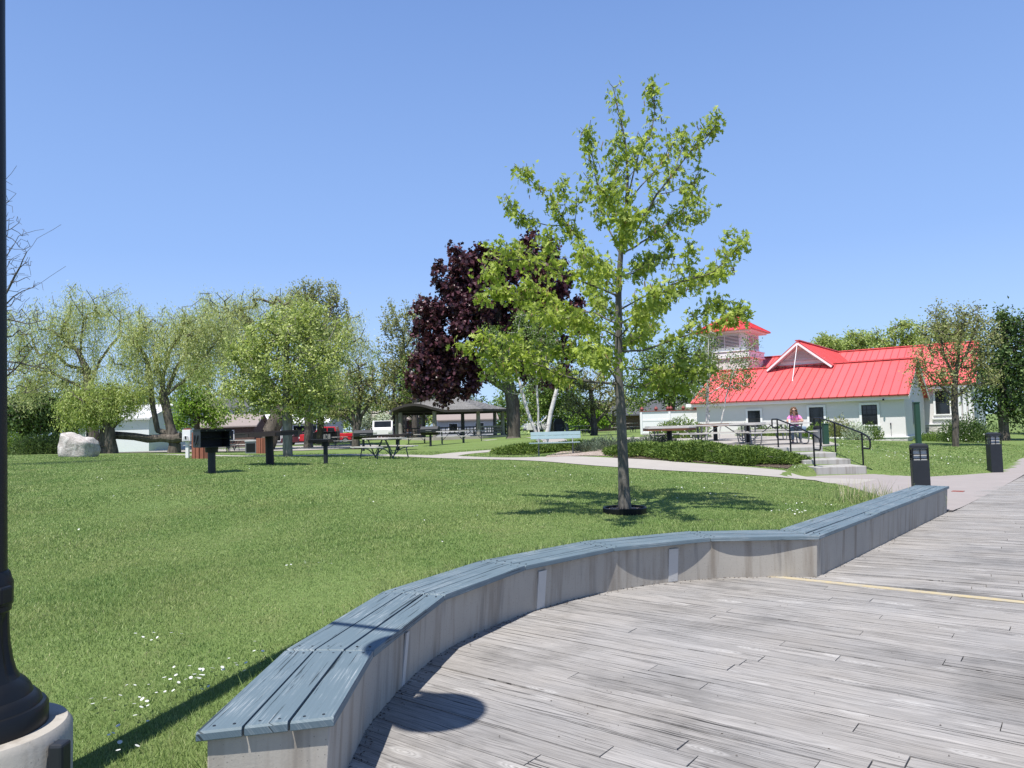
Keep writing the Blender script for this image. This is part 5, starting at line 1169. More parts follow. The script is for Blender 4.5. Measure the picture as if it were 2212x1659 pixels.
# ------------------------------------------------------------------ steps and handrails
st = thing('patio_steps', 'four weathered concrete steps climbing from the plaza to the patio', 'steps', (0, 0, 0))
SX0, SX1 = 8.33, 9.72; fy = [20.55, 21.5, 22.45, 23.4]; sz = [.25, .40, .55, .70]; zb = .02
for i in range(4):
    mb = MB(); y1 = (fy[i + 1] if i < 3 else 23.66) - .004; mb.prism([(SX0 - .03 * (3 - i) * 0, fy[i]), (SX1, fy[i]), (SX1, y1), (SX0, y1)], zb - .3, sz[i] - (.001 if i == 3 else 0)); mb.build('step', M['step'], st, smooth=False, bevel=.015)
def rail(label, X):
    root = thing('handrail', label, 'handrail', (X, 20.9, .25), 0, 'black handrails beside the patio steps'); o = Vector((X, 20.9, .25)); r_ = .024
    posts = [(20.95, .25), (22.7, .55), (23.75, .70)]
    for (y, z) in posts:
        mb = MB(); mb.tube([Vector((X, y, z)) - o, Vector((X, y, z + .88)) - o], r_, 10); mb.build('post', M['black'], root)
    mb = MB(); p = [(20.95, .72), (20.55, .72), (20.5, .76), (20.48, .9), (20.55, 1.04), (20.95, 1.15), (22.7, 1.45), (23.75, 1.60), (24.2, 1.60), (24.23, 1.56), (24.23, 1.36), (24.2, 1.33), (23.75, 1.33)]
    mb.tube([Vector((X, y, z)) - o for y, z in p], r_, 10); mb.build('rail', M['black'], root); return root
rail('black tube handrail on the left side of the patio steps', SX0 + .12); rail('black tube handrail on the right side of the patio steps', SX1 + .10)

# ------------------------------------------------------------------ tables
def arcpts(pts, n=5):
    pts = [Vector(p) for p in pts]; q = []
    for i in range(len(pts) - 1):
        p0, p1, p2, p3 = pts[max(i - 1, 0)], pts[i], pts[i + 1], pts[min(i + 2, len(pts) - 1)]
        for k in range(n): s = k / n; q.append(.5 * ((2 * p1) + (p2 - p0) * s + (2 * p0 - 5 * p1 + 4 * p2 - p3) * s * s + (3 * p1 - p0 - 3 * p2 + p3) * s ** 3))
    return q + [pts[-1]]
def plank_uv(mb, x0, x1, y0, y1, z0, z1):
    uo, vo = rng.uniform(0, 40), rng.uniform(0, 40); L, W = x1 - x0, y1 - y0; A = [(x0, y0), (x1, y0), (x1, y1), (x0, y1)]; uv = [(uo, vo), (uo + L, vo), (uo + L, vo + W), (uo, vo + W)]
    mb.quad(*[(x, y, z1) for x, y in A], uv=uv); mb.quad(*[(x, y, z0) for x, y in A[::-1]], uv=uv[::-1])
    for i in range(4): j = (i + 1) % 4; mb.quad((*A[i], z0), (*A[j], z0), (*A[j], z1), (*A[i], z1), uv=[uv[i], uv[j], (uv[j][0], uv[j][1] + .03), (uv[i][0], uv[i][1] + .03)])
def picnic(label, group, L=1.9, wood='oldwood', frame='greyframe', style=0):
    root = thing('picnic_table', label, 'picnic table', (0, 0, 0), 0, group)
    mb = MB()
    for k in range(5): plank_uv(mb, -L / 2, L / 2, -.37 + k * .15, -.37 + k * .15 + .138, .715, .755)
    mb.build('tabletop', M[wood], root, smooth=False)
    for s in (-1, 1):
        mb = MB()
        for k in range(2): plank_uv(mb, -L / 2, L / 2, s * .72 - .14 + k * .145, s * .72 - .14 + k * .145 + .135, .425, .46)
        mb.build('seat', M[wood], root, smooth=False)
    for sx in (-1, 1):
        x = sx * (L / 2 - .33)
        if style == 0:
            mb = MB(); r_ = .024
            mb.tube([(x, 0, .03), (x, .14, .34), (x, .30, .70)], r_, 8); mb.tube([(x, 0, .03), (x, -.14, .34), (x, -.30, .70)], r_, 8)
            mb.tube([(x, -.36, .70), (x, .36, .70)], r_, 8); mb.build('table_legs', M[frame], root)
            for s in (-1, 1):
                mb = MB(); mb.tube(arcpts([(x, s * .86, .415), (x, s * .62, .415), (x, s * .57, .33), (x, s * .60, .18), (x, s * .64, .02)]), r_ * .9, 8); mb.tube(arcpts([(x, s * .60, .41), (x, s * .3, .34), (x, s * .06, .14)]), r_ * .9, 8); mb.build('seat_leg', M[frame], root)
        else:
            mb = MB(); r_ = .023
            mb.tube(arcpts([(x, -.86, .415), (x, -.88, .30), (x, -.80, .10), (x, -.62, .025), (x, 0, .022), (x, .62, .025), (x, .80, .10), (x, .88, .30), (x, .86, .415)], 6), r_, 8); mb.tube([(x, -.88, .41), (x, .88, .41)], r_ * .9, 8); mb.build('seat_frame', M[frame], root)
            mb = MB(); mb.tube([(x, -.16, .03), (x, -.30, .70)], r_, 8); mb.tube([(x, .16, .03), (x, .30, .70)], r_, 8); mb.tube([(x, -.36, .70), (x, .36, .70)], r_, 8); mb.build('table_legs', M[frame], root)
        mb = MB(); mb.tube([(x, 0, .20), (sx * .12, 0, .70)], .018, 7); mb.build('brace', M[frame], root)
    return root
PTG = 'grey picnic tables in the park'
pt0 = picnic('bleached picnic table standing alone on the near lawn left of the path', PTG); pt0.location = at(829, 27.0); pt0.rotation_euler = (0, 0, R(-50))
for (px, D, rz, lb) in [(978, 43, 8, 'dark-framed picnic table right of the right barrel grill'), (1020, 50, 3, 'picnic table half hidden behind the one beside the barrel grill'), (900, 58, 10, 'picnic table under the left end of the shelter roof'), (470, 46, 12, 'long pale picnic table left of the willow trunks near the white garage'), (435, 52, 5, 'far picnic table in front of the white garage'), (525, 50, -8, 'picnic table half hidden behind the white post'),
                        (1262, 54, 35, 'picnic table under the sparse grey-brown tree'), (1352, 60, 10, 'picnic table between the oak trunk and the white fence'), (1010, 64, -5, 'picnic table inside the shelter'), (742, 58, 4, 'dark picnic table in front of the red pickup')]:
    copy_tree(pt0, at(px, D), R(rz), lb)
PAG = 'grey steel-framed picnic tables on the patio'
pa0 = picnic('patio picnic table farthest left, behind the brown octagonal table', PAG, 2.3, 'oldwood', 'galv', 1); pa0.location = (at(1465, 27.6).x, 27.6, PZ); pa0.rotation_euler = (0, 0, R(3))
for (x, y, rz, lb) in [((at(1560, 27.9)).x, 27.9, -2, 'patio picnic table second from the left under the dark window'), (at(1655, 31.5).x, 31.5, 4, 'patio picnic table at the back along the building wall'), (9.32, 26.4, 1, 'patio picnic table nearest the steps where a woman sits')]:
    copy_tree(pa0, (x, y, PZ), R(rz), lb)
def octagon(label, group, top, edge, post, rad=.74, loc=(0, 0, 0), rz=0, h=.76, tilt=0):
    root = thing('octagonal_table', label, 'table', loc, rz, group); root.rotation_euler = (0, tilt, rz); pr = [(rad * math.cos(PI / 8 + k * PI / 4), rad * math.sin(PI / 8 + k * PI / 4)) for k in range(8)]
    mb = MB()
    for k in range(-5, 5):                 # boards cut to the octagon
        y0, y1 = k * .152 * rad / .76 + .004, (k + 1) * .152 * rad / .76 - .004
        def xw(y): ap = rad * math.cos(PI / 8); s_ = rad * math.sin(PI / 8); y = abs(y); return ap if y <= s_ else max(.01, ap - (y - s_))
        if max(abs(y0), abs(y1)) > rad * math.cos(PI / 8) + .02: continue
        mb.prism([(-xw(y0), y0), (xw(y0), y0), (xw(y1), y1), (-xw(y1), y1)], h - .035, h)
    mb.build('tabletop', top, root, smooth=False)
    mb = MB(); a_ = rad * .965
    for k in range(8):
        p, q = pr[k], pr[(k + 1) % 8]; mb.bar((p[0] * .965, p[1] * .965, h - .075), (q[0] * .965, q[1] * .965, h - .075), .035, .078)
    mb.build('apron', edge, root, smooth=False)
    mb = MB(); mb.lathe([(.10, -.05), (.095, .05), (.09, h - .06)], 16); mb.box((0, 0, h - .055), (.9 * rad, .12, .04)); mb.box((0, 0, h - .058), (.12, .9 * rad, .04)); mb.build('pedestal', post, root)
    return root
octagon('dark octagonal table on a thick black pedestal in the middle of the lawn', 'octagonal pedestal tables', M['blacktable'], M['blacktable'], M['black'], .77, at(583, 17.2), R(6), .77, R(-1.6))
octagon('dark octagonal table half hidden behind the near picnic table', 'octagonal pedestal tables', M['blacktable'], M['blacktable'], M['black'], .80, at(859, 35), R(10))
octagon('brown octagonal patio table nearest the junipers', 'octagonal pedestal tables', M['oldwood'], M['brownwood'], M['black'], .93, (at(1456, 25.2).x, 25.9, PZ - .02), R(4), .74)
octagon('brown octagonal patio table behind the others near the birch trio', 'octagonal pedestal tables', M['brownwood'], M['brownwood'], M['black'], .78, (at(1546, 33).x, 33, PZ), R(10), .76)
octagon('grey-topped octagonal patio table beside the left handrail', 'octagonal pedestal tables', M['oldwood'], M['dark'], M['black'], .70, (at(1628, 28.6).x, 29.3, PZ), R(0), .78)

# ------------------------------------------------------------------ park bench
pb = thing('park_bench', 'blue-grey park bench on wood chips in front of the birch clump', 'bench', at(1200, 27.0, .02), R(-4))
mb = MB(); tl = R(12)
for k in range(2): mb.box((0, .24 + .03 * k, .63 + .135 * k), (1.83, .035, .128), M=Matrix.Rotation(-tl, 3, 'X'))
mb.build('backrest', M['benchpaint'], pb, smooth=False, bevel=.005)
mb = MB()
for k in range(3): mb.box((-.04, -.20 + k * .145, .43 + .008 * (1 - k)), (1.83, .135, .036))
mb.build('seat', M['benchpaint'], pb, smooth=False, bevel=.005)
for sx in (-.62, .62):
    mb = MB(); mb.tube([(sx, -.02, -.04), (sx, -.02, .41)], .028, 10); mb.bar((sx, -.24, .40), (sx, .16, .40), .04, .03); mb.build('leg', M['galv'], pb)
    mb = MB(); mb.tube([(sx, .10, .40), (sx, .22, .55), (sx, .285, .80)], .020, 8); mb.build('back_support', M['galv'], pb)

# ------------------------------------------------------------------ grills
bg_ = thing('box_grill', 'black open-fronted box grill on a post nearest the camera on the lawn', 'grill', at(457, 15.0), R(40))
mb = MB(); w_, d_, z0, z1 = .57, .46, .53, .87
mb.box((0, 0, z0), (w_, d_, .012)); mb.box((0, d_ / 2, (z0 + z1) / 2), (w_, .012, z1 - z0)); mb.box((w_ / 2, 0, (z0 + z1) / 2), (.012, d_, z1 - z0)); mb.box((-w_ / 2, 0, (z0 + z1) / 2), (.012, d_, z1 - z0)); mb.build('firebox', M['dark'], bg_, smooth=False)
mb = MB(); mb.box((.005, -.03, z1 + .008), (w_ + .05, d_ + .10, .014)); mb.box((.005, -.265, z1 - .012), (w_ + .05, .012, .035)); mb.build('lid', M['black'], bg_, smooth=False)
for k in range(7): pass
mb = MB()
for k in range(11): mb.tube([(-w_ / 2 + .03 + k * .051, -d_ / 2, z0 + .17), (-w_ / 2 + .03 + k * .051, d_ / 2 - .01, z0 + .17)], .005, 6)
mb.tube([(-w_ / 2, -d_ / 2 + .03, z0 + .165), (w_ / 2, -d_ / 2 + .03, z0 + .165)], .007, 6); mb.build('grate', M['black'], bg_)
mb = MB(); mb.tube([(-w_ / 2 - .012, -.10, z0 + .24), (-w_ / 2 - .03, -.08, z0 + .10), (-w_ / 2 - .03, 0, z0 + .05), (-w_ / 2 - .03, .08, z0 + .10), (-w_ / 2 - .012, .10, z0 + .24)], .012, 6); mb.build('handle', M['black'], bg_)
mb = MB(); mb.lathe([(.075, -.05), (.075, .44)], 16); mb.build('post', M['dark'], bg_); mb = MB(); mb.lathe([(.12, .42), (.13, .525)], 16); mb.build('collar', M['black'], bg_)
mb = MB(); [mb.ball((-.18 + .18 * k, -.274, z1 - .012), .012, 6, 4) for k in range(3)]; mb.build('rivets', M['galv'], bg_)
sg_ = thing('pedestal_grill', 'low black pedestal grill with a flat open grate left of the near picnic table', 'grill', at(703, 18.5), R(-8))
mb = MB(); mb.box((-.12, 0, .555), (.50, .36, .012)); [mb.box(c, d) for c, d in (((-.12, .18, .585), (.50, .012, .05)), ((-.12, -.18, .585), (.50, .012, .05)), ((.13, 0, .585), (.012, .35, .05)))]; mb.build('fire_tray', M['black'], sg_, smooth=False)
mb = MB(); [mb.tube([(-.36 + .05 * k, -.18, .62), (-.36 + .05 * k, .18, .62)], .006, 6) for k in range(11)]; mb.tube([(-.38, -.15, .613), (.13, -.15, .613)], .008, 6); mb.tube([(-.38, .15, .613), (.13, .15, .613)], .008, 6); mb.build('grate', M['black'], sg_)
mb = MB(); mb.lathe([(.055, -.05), (.055, .47)], 14); mb.build('post', M['dark'], sg_); mb = MB(); mb.lathe([(.10, .45), (.10, .55)], 14); mb.build('collar', M['black'], sg_)
def barrel(label, loc, rz, open_=0):
    g = thing('barrel_grill', label, 'grill', loc, rz, 'barrel grills'); mb = MB(); n = 8; L = 1.12; r_ = .29; zc = 1.02
    pr = [(r_ * math.cos(PI / 8 + k * PI / 4), zc + r_ * math.sin(PI / 8 + k * PI / 4)) for k in range(8)]
    up = [p for p in pr if p[1] > zc - .12]; lo = [(r_ * .93, zc - .11), (r_ * .38, zc - .27), (-r_ * .38, zc - .27), (-r_ * .93, zc - .11)]
    def ex(poly): m_ = MB(); m_.extr(poly, -L / 2, L / 2); m_.v = [(v[1], v[0], v[2]) for v in m_.v]; m_.f = [f[::-1] for f in m_.f]; return m_
    ex([(r_ * .93, zc - .10), (r_, zc + .10), (r_ * .45, zc + .26), (-r_ * .45, zc + .26), (-r_, zc + .10), (-r_ * .93, zc - .10)]).build('lid', M['dark'], g, smooth=False, bevel=.012)
    ex(lo).build('firebox', M['black'], g, smooth=False, bevel=.01)
    mb = MB(); mb.tube([(-.18, -r_ - .0, zc + .0), (-.18, -r_ - .06, zc + .0), (.18, -r_ - .06, zc + .0), (.18, -r_, zc + .0)], .014, 7); mb.build('handle', M['galv'], g)
    mb = MB(); mb.lathe([(.075, -.05), (.07, .78)], 14); mb.build('post', M['dark'], g)
    mb = MB(); mb.box((-L / 2 - .16, -.05, zc - .1), (.30, .40, .03)); mb.build('side_shelf', M['black'], g, smooth=False); return g
b1 = barrel('dark grey barrel grill behind the near picnic table', at(785, 43), R(10)); b2 = copy_tree(b1, at(930, 45), R(-12), 'dark grey barrel grill in front of the shelter')

# ------------------------------------------------------------------ shelter
PD = 66; pc = at(972, PD); pv = thing('picnic_shelter', 'octagonal picnic shelter with grey shingled roof curving up over its left entrance', 'shelter', (pc.x, pc.y, pc.z), R(14))
RXp, RYp = 5.6, 4.8; ze, zt = 2.30, 3.75
def eave_r(a):                            # octagon radius factor
    k = ((a - PI / 8) / (PI / 4)) % 1; return math.cos(PI / 8) / math.cos((k - .5) * PI / 4)
def arch(a):                              # raised brow over the front-left face
    da = (a - R(225) + PI) % (2 * PI) - PI; return .62 * max(0, math.cos(min(1, abs(da) / R(33)) * PI / 2)) ** 1.2
na, nc = 96, 13; mb = MB(); vs, fs = [], []
for c in range(nc):
    for lvl in (0, 1):
        f = (c + lvl) / nc; lip = 0 if lvl == 0 else .0
        for j in range(na):
            a = 2 * PI * j / na; rr = eave_r(a) * (1 - f * .93); zz = ze + (zt - ze) * (f ** 1.08) + arch(a) * (1 - f) ** 1.6 + (.05 if lvl == 0 else 0.0) + rng.normal(0, .006)
            vs.append((RXp * rr * math.cos(a), RYp * rr * math.sin(a), zz))
for r_ in range(2 * nc - 1):
    for j in range(na): fs.append((r_ * na + j, r_ * na + (j + 1) % na, (r_ + 1) * na + (j + 1) % na, (r_ + 1) * na + j))
fs.append(tuple(range((2 * nc - 1) * na, 2 * nc * na))); mb.add(vs, fs)
n0 = len(mb.v); und = []
for f, dz in ((0, .05), (0, -.16), (.12, -.16), (.9, -.2)):
    for j in range(na):
        a = 2 * PI * j / na; rr = eave_r(a) * (1 - f * .93); und.append((RXp * rr * math.cos(a), RYp * rr * math.sin(a), ze + (zt - ze) * f + arch(a) * (1 - f) ** 1.6 + dz))
mb2 = MB(); mb2.add(und, [(r_ * na + (j + 1) % na, r_ * na + j, (r_ + 1) * na + j, (r_ + 1) * na + (j + 1) % na) for r_ in range(3) for j in range(na)])
rfo = mb.build('roof', M['shingle'], pv, smooth=False); mb2.build('eave_underside', M['darkwood'], rfo, smooth=False)
for k in range(8):
    a = PI / 8 + k * PI / 4 + PI / 8 - PI / 8; x, y = (RXp - .75) * math.cos(a), (RYp - .75) * math.sin(a)
    mb = MB(); mb.lathe([(.21, -.15), (.19, .2), (.165, ze - .05)], 14, (x, y, 0)); mb.build('post', M['log'], pv)
mb = MB()
for k in range(8):
    a0, a1 = PI / 8 + k * PI / 4, PI / 8 + (k + 1) * PI / 4; p0 = ((RXp - .75) * math.cos(a0), (RYp - .75) * math.sin(a0), ze - .12); p1 = ((RXp - .75) * math.cos(a1), (RYp - .75) * math.sin(a1), ze - .12)
    if k != 4: mb.bar(p0, p1, .14, .2)
mb.build('ring_beam', M['darkwood'], pv, smooth=False)
for k in (6, 7, 0, 1, 2):
    a0, a1 = PI / 8 + k * PI / 4, PI / 8 + (k + 1) * PI / 4; p0 = Vector(((RXp - .75) * math.cos(a0), (RYp - .75) * math.sin(a0), 0)); p1 = Vector(((RXp - .75) * math.cos(a1), (RYp - .75) * math.sin(a1), 0)); 
    if k == 6: p0 = p0.lerp(p1, .5) if False else p0
    mb = MB(); mb.bar(p0 + Vector((0, 0, .86)), p1 + Vector((0, 0, .86)), .10, .10); mb.bar(p0 + Vector((0, 0, .28)), p1 + Vector((0, 0, .28)), .10, .10)
    for q in range(1, 9): c = p0.lerp(p1, q / 9); mb.bar(c + Vector((0, 0, .28)), c + Vector((0, 0, .86)), .06, .06)
    mb.bar(p0 + Vector((0, 0, .57)), p1 + Vector((0, 0, .57)), .05, .05)
    if k != 5: mb.build('railing', M['log'], pv, smooth=False)
mb = MB(); mb.prism([((RXp - .2) * math.cos(PI / 8 + k * PI / 4), (RYp - .2) * math.sin(PI / 8 + k * PI / 4)) for k in range(8)], -.3, .07); mb.build('floor_slab', M['path'], pv, smooth=False)
px_tree('shade_tree', 'thick dark tree trunk standing just behind the left shelter post', None, 897, 74.0, [(900, 800, 30, 40), (930, 830, 25, 30), (880, 830, 25, 35)], M['green'], M['bark'], 60, 2600, .24, rt=.36, sig=.5, trunk=[(897, 948), (896, 900), (897, 860), (900, 810)])

# ------------------------------------------------------------------ boulder, posts, bins
bd = at(172, 28.4, -.06); s_ = 28.4 / F; N_ = 40
def bshape(d):
    return 1
mb = MB(); vs, fs = [], []; nu, nv = 44, 24
from mathutils import noise as mnoise
for i in range(nv + 1):
    th = PI * i / nv
    for j in range(nu):
        a = 2 * PI * j / nu; d = Vector((math.sin(th) * math.cos(a), math.sin(th) * math.sin(a), math.cos(th)))
        q = Vector([math.copysign(abs(c) ** .55, c) for c in d]); x, y, z = q.x * .72, q.y * .55, q.z * .52 + .44
        x += -.06 * (z - .4); z *= 1 - .30 * (x + .2) * (z > .4) ; z = max(z, -.1)
        nn = mnoise.noise(Vector((x * 2.1, y * 2.1, z * 2.1))) * .10 + mnoise.noise(Vector((x * 6, y * 6, z * 6))) * .045 + mnoise.noise(Vector((x * 15, y * 15, z * 15))) * .018
        vs.append(Vector((x, y, z)) + d * nn)
for i in range(nv):
    for j in range(nu): fs.append((i * nu + j, (i + 1) * nu + j, (i + 1) * nu + (j + 1) % nu, i * nu + (j + 1) % nu))
mb.add(vs, fs); bo = mb.build('boulder', M['rock'], None, bd, ang=60); bo.scale = (.88, 1, .98); tag(bo, 'large pale granite boulder sitting on the left lawn', 'boulder')
wp_ = thing('display_post', 'white post carrying a small slant-fronted white box left of the box grill', 'post', at(405, 24.5))
mb = MB(); mb.box((0, 0, .26), (.10, .10, .60)); mb.build('post', M['vinyl'], wp_, smooth=False, bevel=.008)
mb = MB(); mb.extr([(-.135, .56), (.135, .56), (.135, .94), (-.135, .94)], -.10, .10); mb.build('box', M['vinyl'], wp_, smooth=False, bevel=.008)
mb = MB(); mb.extr([(-.11, .58), (.11, .58), (.06, .73), (-.06, .73)], -.14, -.105); mb.build('hood', M['siding'], wp_, smooth=False); mb = MB(); mb.box((0, -.145, .69), (.04, .02, .09)); mb.build('nozzle', M['black'], wp_, smooth=False)
mb = MB(); mb.extr([(-.10, .942), (.10, .942), (.06, .99), (-.06, .99)], -.09, .09); mb.build('cap', M['finial'], wp_, smooth=False)
def bin_(label, loc, h, r_):
    g = thing('slatted_bin', label, 'trash bin', loc, R(12), 'red-brown slatted bins')
    mb = MB(); mb.lathe([(r_ * .9, -.05), (r_ * .9, h - .06)], 20); mb.lathe([(r_ * .86, h - .04), (r_ * .86, h)], 20); mb.build('liner', M['black'], g)
    for k in range(16):
        a = 2 * PI * k / 16; mb = MB(); mb.box((r_ * math.cos(a), r_ * math.sin(a), h / 2), (.025, 2 * PI * r_ / 16 * .82, h), rz=a); mb.build('slat', M['redslat'], g, smooth=False)
    return g
bin_('red-brown slatted bin directly behind the box grill', at(440, 24.0), .86, .34)
cpy = copy_tree([o for o in col.objects if o.name.startswith('slatted_bin')][0], at(789, 40), R(30), 'red-brown slatted bin beside the leaning willow trunk'); cpy.location = at(791 - 22, 40); cpy.location = at(786 * 0 + 790 * 0 + (550 + 880 / 3.687) / 1.389, 41)
cb = thing('utility_cabinet', 'grey metal utility cabinet with dark louvres left of the leaning willow', 'cabinet', at((550 + 762 / 3.687) / 1.389, 42)); mb = MB(); mb.box((0, 0, .33), (.62, .5, .7)); mb.build('body', M['galv'], cb, smooth=False, bevel=.01)
mb = MB(); mb.box((0, -.255, .33), (.5, .015, .5)); mb.build('louvre_panel', M['black'], cb, smooth=False); mb = MB(); mb.box((0, 0, .70), (.68, .56, .05)); mb.build('top', M['siding'], cb, smooth=False, bevel=.01)
# bollards
def bollard(label, loc, rz):
    g = thing('bollard_light', label, 'bollard light', loc, rz, 'dark square bollard lights'); w_ = .285
    mb = MB(); mb.box((0, 0, .37), (w_, w_, .78)); mb.build('post', M['dark'], g, smooth=False, bevel=.008)
    mb = MB(); mb.box((0, 0, .87), (w_ - .07, w_ - .07, .22)); mb.build('lamp_glass', M['lampglass'], g, smooth=False)
    mb = MB(); h = w_ / 2 - .012
    for sx in (-1, 1):
        for sy in (-1, 1): mb.box((sx * h, sy * h, .87), (.024, .024, .22))
    for z in (.79, .87, .955):
        for s_ in (-1, 1): mb.box((0, s_ * h, z), (w_ - .05, .016, .014)); mb.box((s_ * h, 0, z), (.016, w_ - .05, .014))
    for s_ in (-1, 1): mb.box((0, s_ * h, .87), (.016, .014, .2)); mb.box((s_ * h, 0, .87), (.014, .016, .2))
    mb.build('lamp_cage', M['black'], g, smooth=False)
    mb = MB(); mb.prism([(-w_ / 2, -w_ / 2), (w_ / 2, -w_ / 2), (w_ / 2, w_ / 2), (-w_ / 2, w_ / 2)], .98, 1.035); mb.add([(-w_ / 2, -w_ / 2, 1.037), (w_ / 2, -w_ / 2, 1.037), (w_ / 2, w_ / 2, 1.037), (-w_ / 2, w_ / 2, 1.037), (-.09, -.09, 1.07), (.09, -.09, 1.07), (.09, .09, 1.07), (-.09, .09, 1.07)], [(0, 1, 5, 4), (1, 2, 6, 5), (2, 3, 7, 6), (3, 0, 4, 7), (4, 5, 6, 7)]); mb.build('cap', M['dark'], g, smooth=False, bevel=.006)
    return g
p = P(1990, 1060, 14.0); b0 = bollard('dark square bollard light at the far end of the seat wall', (p.x, p.y, .02), R(-20)); p = P(2150, 1018, 20.0)
copy_tree(b0, (p.x, p.y, .02), R(-10), 'dark square bollard light at the right edge by the round bush')
for nm, px, D, h, y0_, lb, w_ in [('short_post', 1784, 25.3, 1.0, None, 'short dark green post at the patio edge behind the right handrail', .17), ('tall_post', 1984, 24.0, 1.45, None, 'tall dark green post rising behind the bollard light', .14)]:
    q = at(px, D); o = thing(nm, lb, 'post', q); hh = EYE + ((918 - .028 * (px - CX)) - (870 if nm == 'tall_post' else 916)) * D / F - q.z
    mb = MB(); mb.box((0, 0, hh / 2 - .05), (w_, w_, hh + .1)); mb.build('shaft', M['greenpost'], o, smooth=False, bevel=.008); mb = MB(); mb.box((0, 0, hh + .012), (w_ + .03, w_ + .03, .03)); mb.build('cap', M['greenpost'], o, smooth=False, bevel=.006)
pr_ = thing('ash_bin', 'small grey-topped bin on the patio right of the seated woman', 'bin', (at(1768, 27).x, 27, PZ)); mb = MB(); mb.lathe([(.16, 0), (.17, .45), (.17, .5)], 16); mb.build('body', M['galv'], pr_); mb = MB(); mb.lathe([(.18, .5), (.17, .56), (.08, .60)], 16); mb.build('lid', M['black'], pr_)

# ------------------------------------------------------------------ lamp post at the left edge
lx, ly = -2.264, 3.15; lz = hz(lx, ly)
lp = thing('lamp_post', 'black fluted lamp post on a round concrete pier at the left edge', 'lamp post', (lx, ly, lz))
PT = .445 - lz; HT = .72
mb = MB(); mb.lathe([(.345, -.3), (.345, PT - .03), (.325, PT)], 56); mb.build('concrete_pier', M['concrete'], lp)
mb = MB(); mb.lathe([(.255, 0), (.255, .070), (.245, .085), (.232, .088), (.226, .108), (.205, .130), (.198, .132), (.19, .155), (.172, .180), (.150, .198)], 56, (0, 0, PT)); mb.build('base_flange', M['black'], lp)
mb = MB(); mb.lathe([(.150, .198), (.136, .23), (.124, .28), (.114, .35), (.110, .43), (.109, .475), (.118, .485), (.118, .505), (.124, .51), (.124, .60), (.116, .62), (.112, .64), (.104, .65)], 72, (0, 0, PT), mod=lambda a, z: 1 - (.07 * max(0, math.cos(9 * a)) ** .5 if .22 < z < .46 else 0)); mb.build('fluted_base', M['black'], lp)
mb = MB(); mb.box((.120, -.03, PT + .555), (.045, .075, .075)); mb.build('cover_plate', M['black'], lp, smooth=False, bevel=.01)
mb = MB(); mb.lathe([(.102, .645), (.092, 1.6), (.074, 3.0), (.060, 4.02 + HT), (.065, 4.1 + HT), (.02, 4.3 + HT)], 24, (0, 0, PT)); mb.build('pole', M['black'], lp)
mb = MB(); mb.tube([(-.02, 0, 4.0 + HT), (.60, -.30, 4.0 + HT), (.82, -.41, 4.03 + HT), (.92, -.47, 3.98 + HT)], .032, 8); mb.build('arm', M['black'], lp)
lm_ = MB(); lm_.lathe([(.03, .40), (.10, .36), (.12, .26), (.22, .18), (.29, .04), (.29, 0)], 28, (.90, -.46, 3.52 + HT)); lm = lm_.build('lamp_shade', M['black'], lp)
mb = MB(); mb.ball((.90, -.46, 3.52 + HT), (.24, .24, .22), 18, 10); mb.build('lamp_globe', M['lampglass'], lm)
mb = MB(); mb.box((.375, -.05, PT - .10), (.06, .07, .13)); mb.build('junction_box', M['dark'], lp, smooth=False, bevel=.012); mb = MB(); mb.tube([(.375, -.05, PT - .15), (.375, -.05, -.3)], .016, 8); mb.build('conduit', M['dark'], lp)

# ------------------------------------------------------------------ vehicles and far buildings
def vehicle(name, label, loc, rz, paint, prof, wl, L, W, cabin, wheels, cat, ws=None):
    """prof: side outline (x, z); cabin: side outline of the glass band"""
    v = thing(name, label, cat, loc, rz); mb = MB(); mb.extr(prof, -W / 2, W / 2); mb.build('body', paint, v, smooth=False, bevel=.05)
    for k, pane in enumerate(cabin):
        mb = MB(); mb.extr(pane, -W / 2 - .012, W / 2 + .012); mb.build('side_window', M['glass'], v, smooth=False)
    if ws:
        for a_, b_ in ws:
            a2, b2 = Vector((a_[0], 0, a_[1])), Vector((b_[0], 0, b_[1])); dd = b2 - a2; nn_ = Vector((-dd.z, 0, dd.x)).normalized(); nn_ = nn_ if nn_.z > 0 else -nn_
            mb = MB(); mb.bar(a2 + dd * .1 + nn_ * .004, a2 + dd * .92 + nn_ * .004, W * .84, .03); mb.build('windscreen', M['glass'], v, smooth=False)
    for x in wheels:
        for s in (-1, 1):
            mb = MB(); mb.lathe([(.25, -.11), (.34, -.10), (.36, 0), (.34, .10), (.25, .11)], 20); mb.v = [(x + a, s * (W / 2 - .10) + c, .36 + b) for a, b, c in mb.v]; wo_ = mb.build('wheel', M['tyre'], v)
            mb = MB(); mb.lathe([(.22, -.115), (.22, .115)], 14); mb.v = [(x + a, s * (W / 2 - .10) + c, .36 + b) for a, b, c in mb.v]; mb.build('rim', M['rim'], wo_)
    for s in (-1, 1):
        mb = MB(); mb.box((-L / 2 + .03, s * (W / 2 - .25), .78), (.10, .32, .16)); mb.build('headlight', M['lamp'], v, smooth=False); mb = MB(); mb.box((L / 2 - .02, s * (W / 2 - .12), .85), (.08, .16, .30)); mb.build('tail_light', M['tail'], v, smooth=False)
    for x in (-L / 2, L / 2): mb = MB(); mb.box((x, 0, .48), (.12, W - .1, .18)); mb.build('bumper', M['dark'], v, smooth=False, bevel=.02)
    return v
pk = [(-2.8, .42), (2.85, .42), (2.85, 1.12), (.95, 1.12), (.80, 1.80), (-.75, 1.82), (-1.35, 1.20), (-2.75, 1.08)]
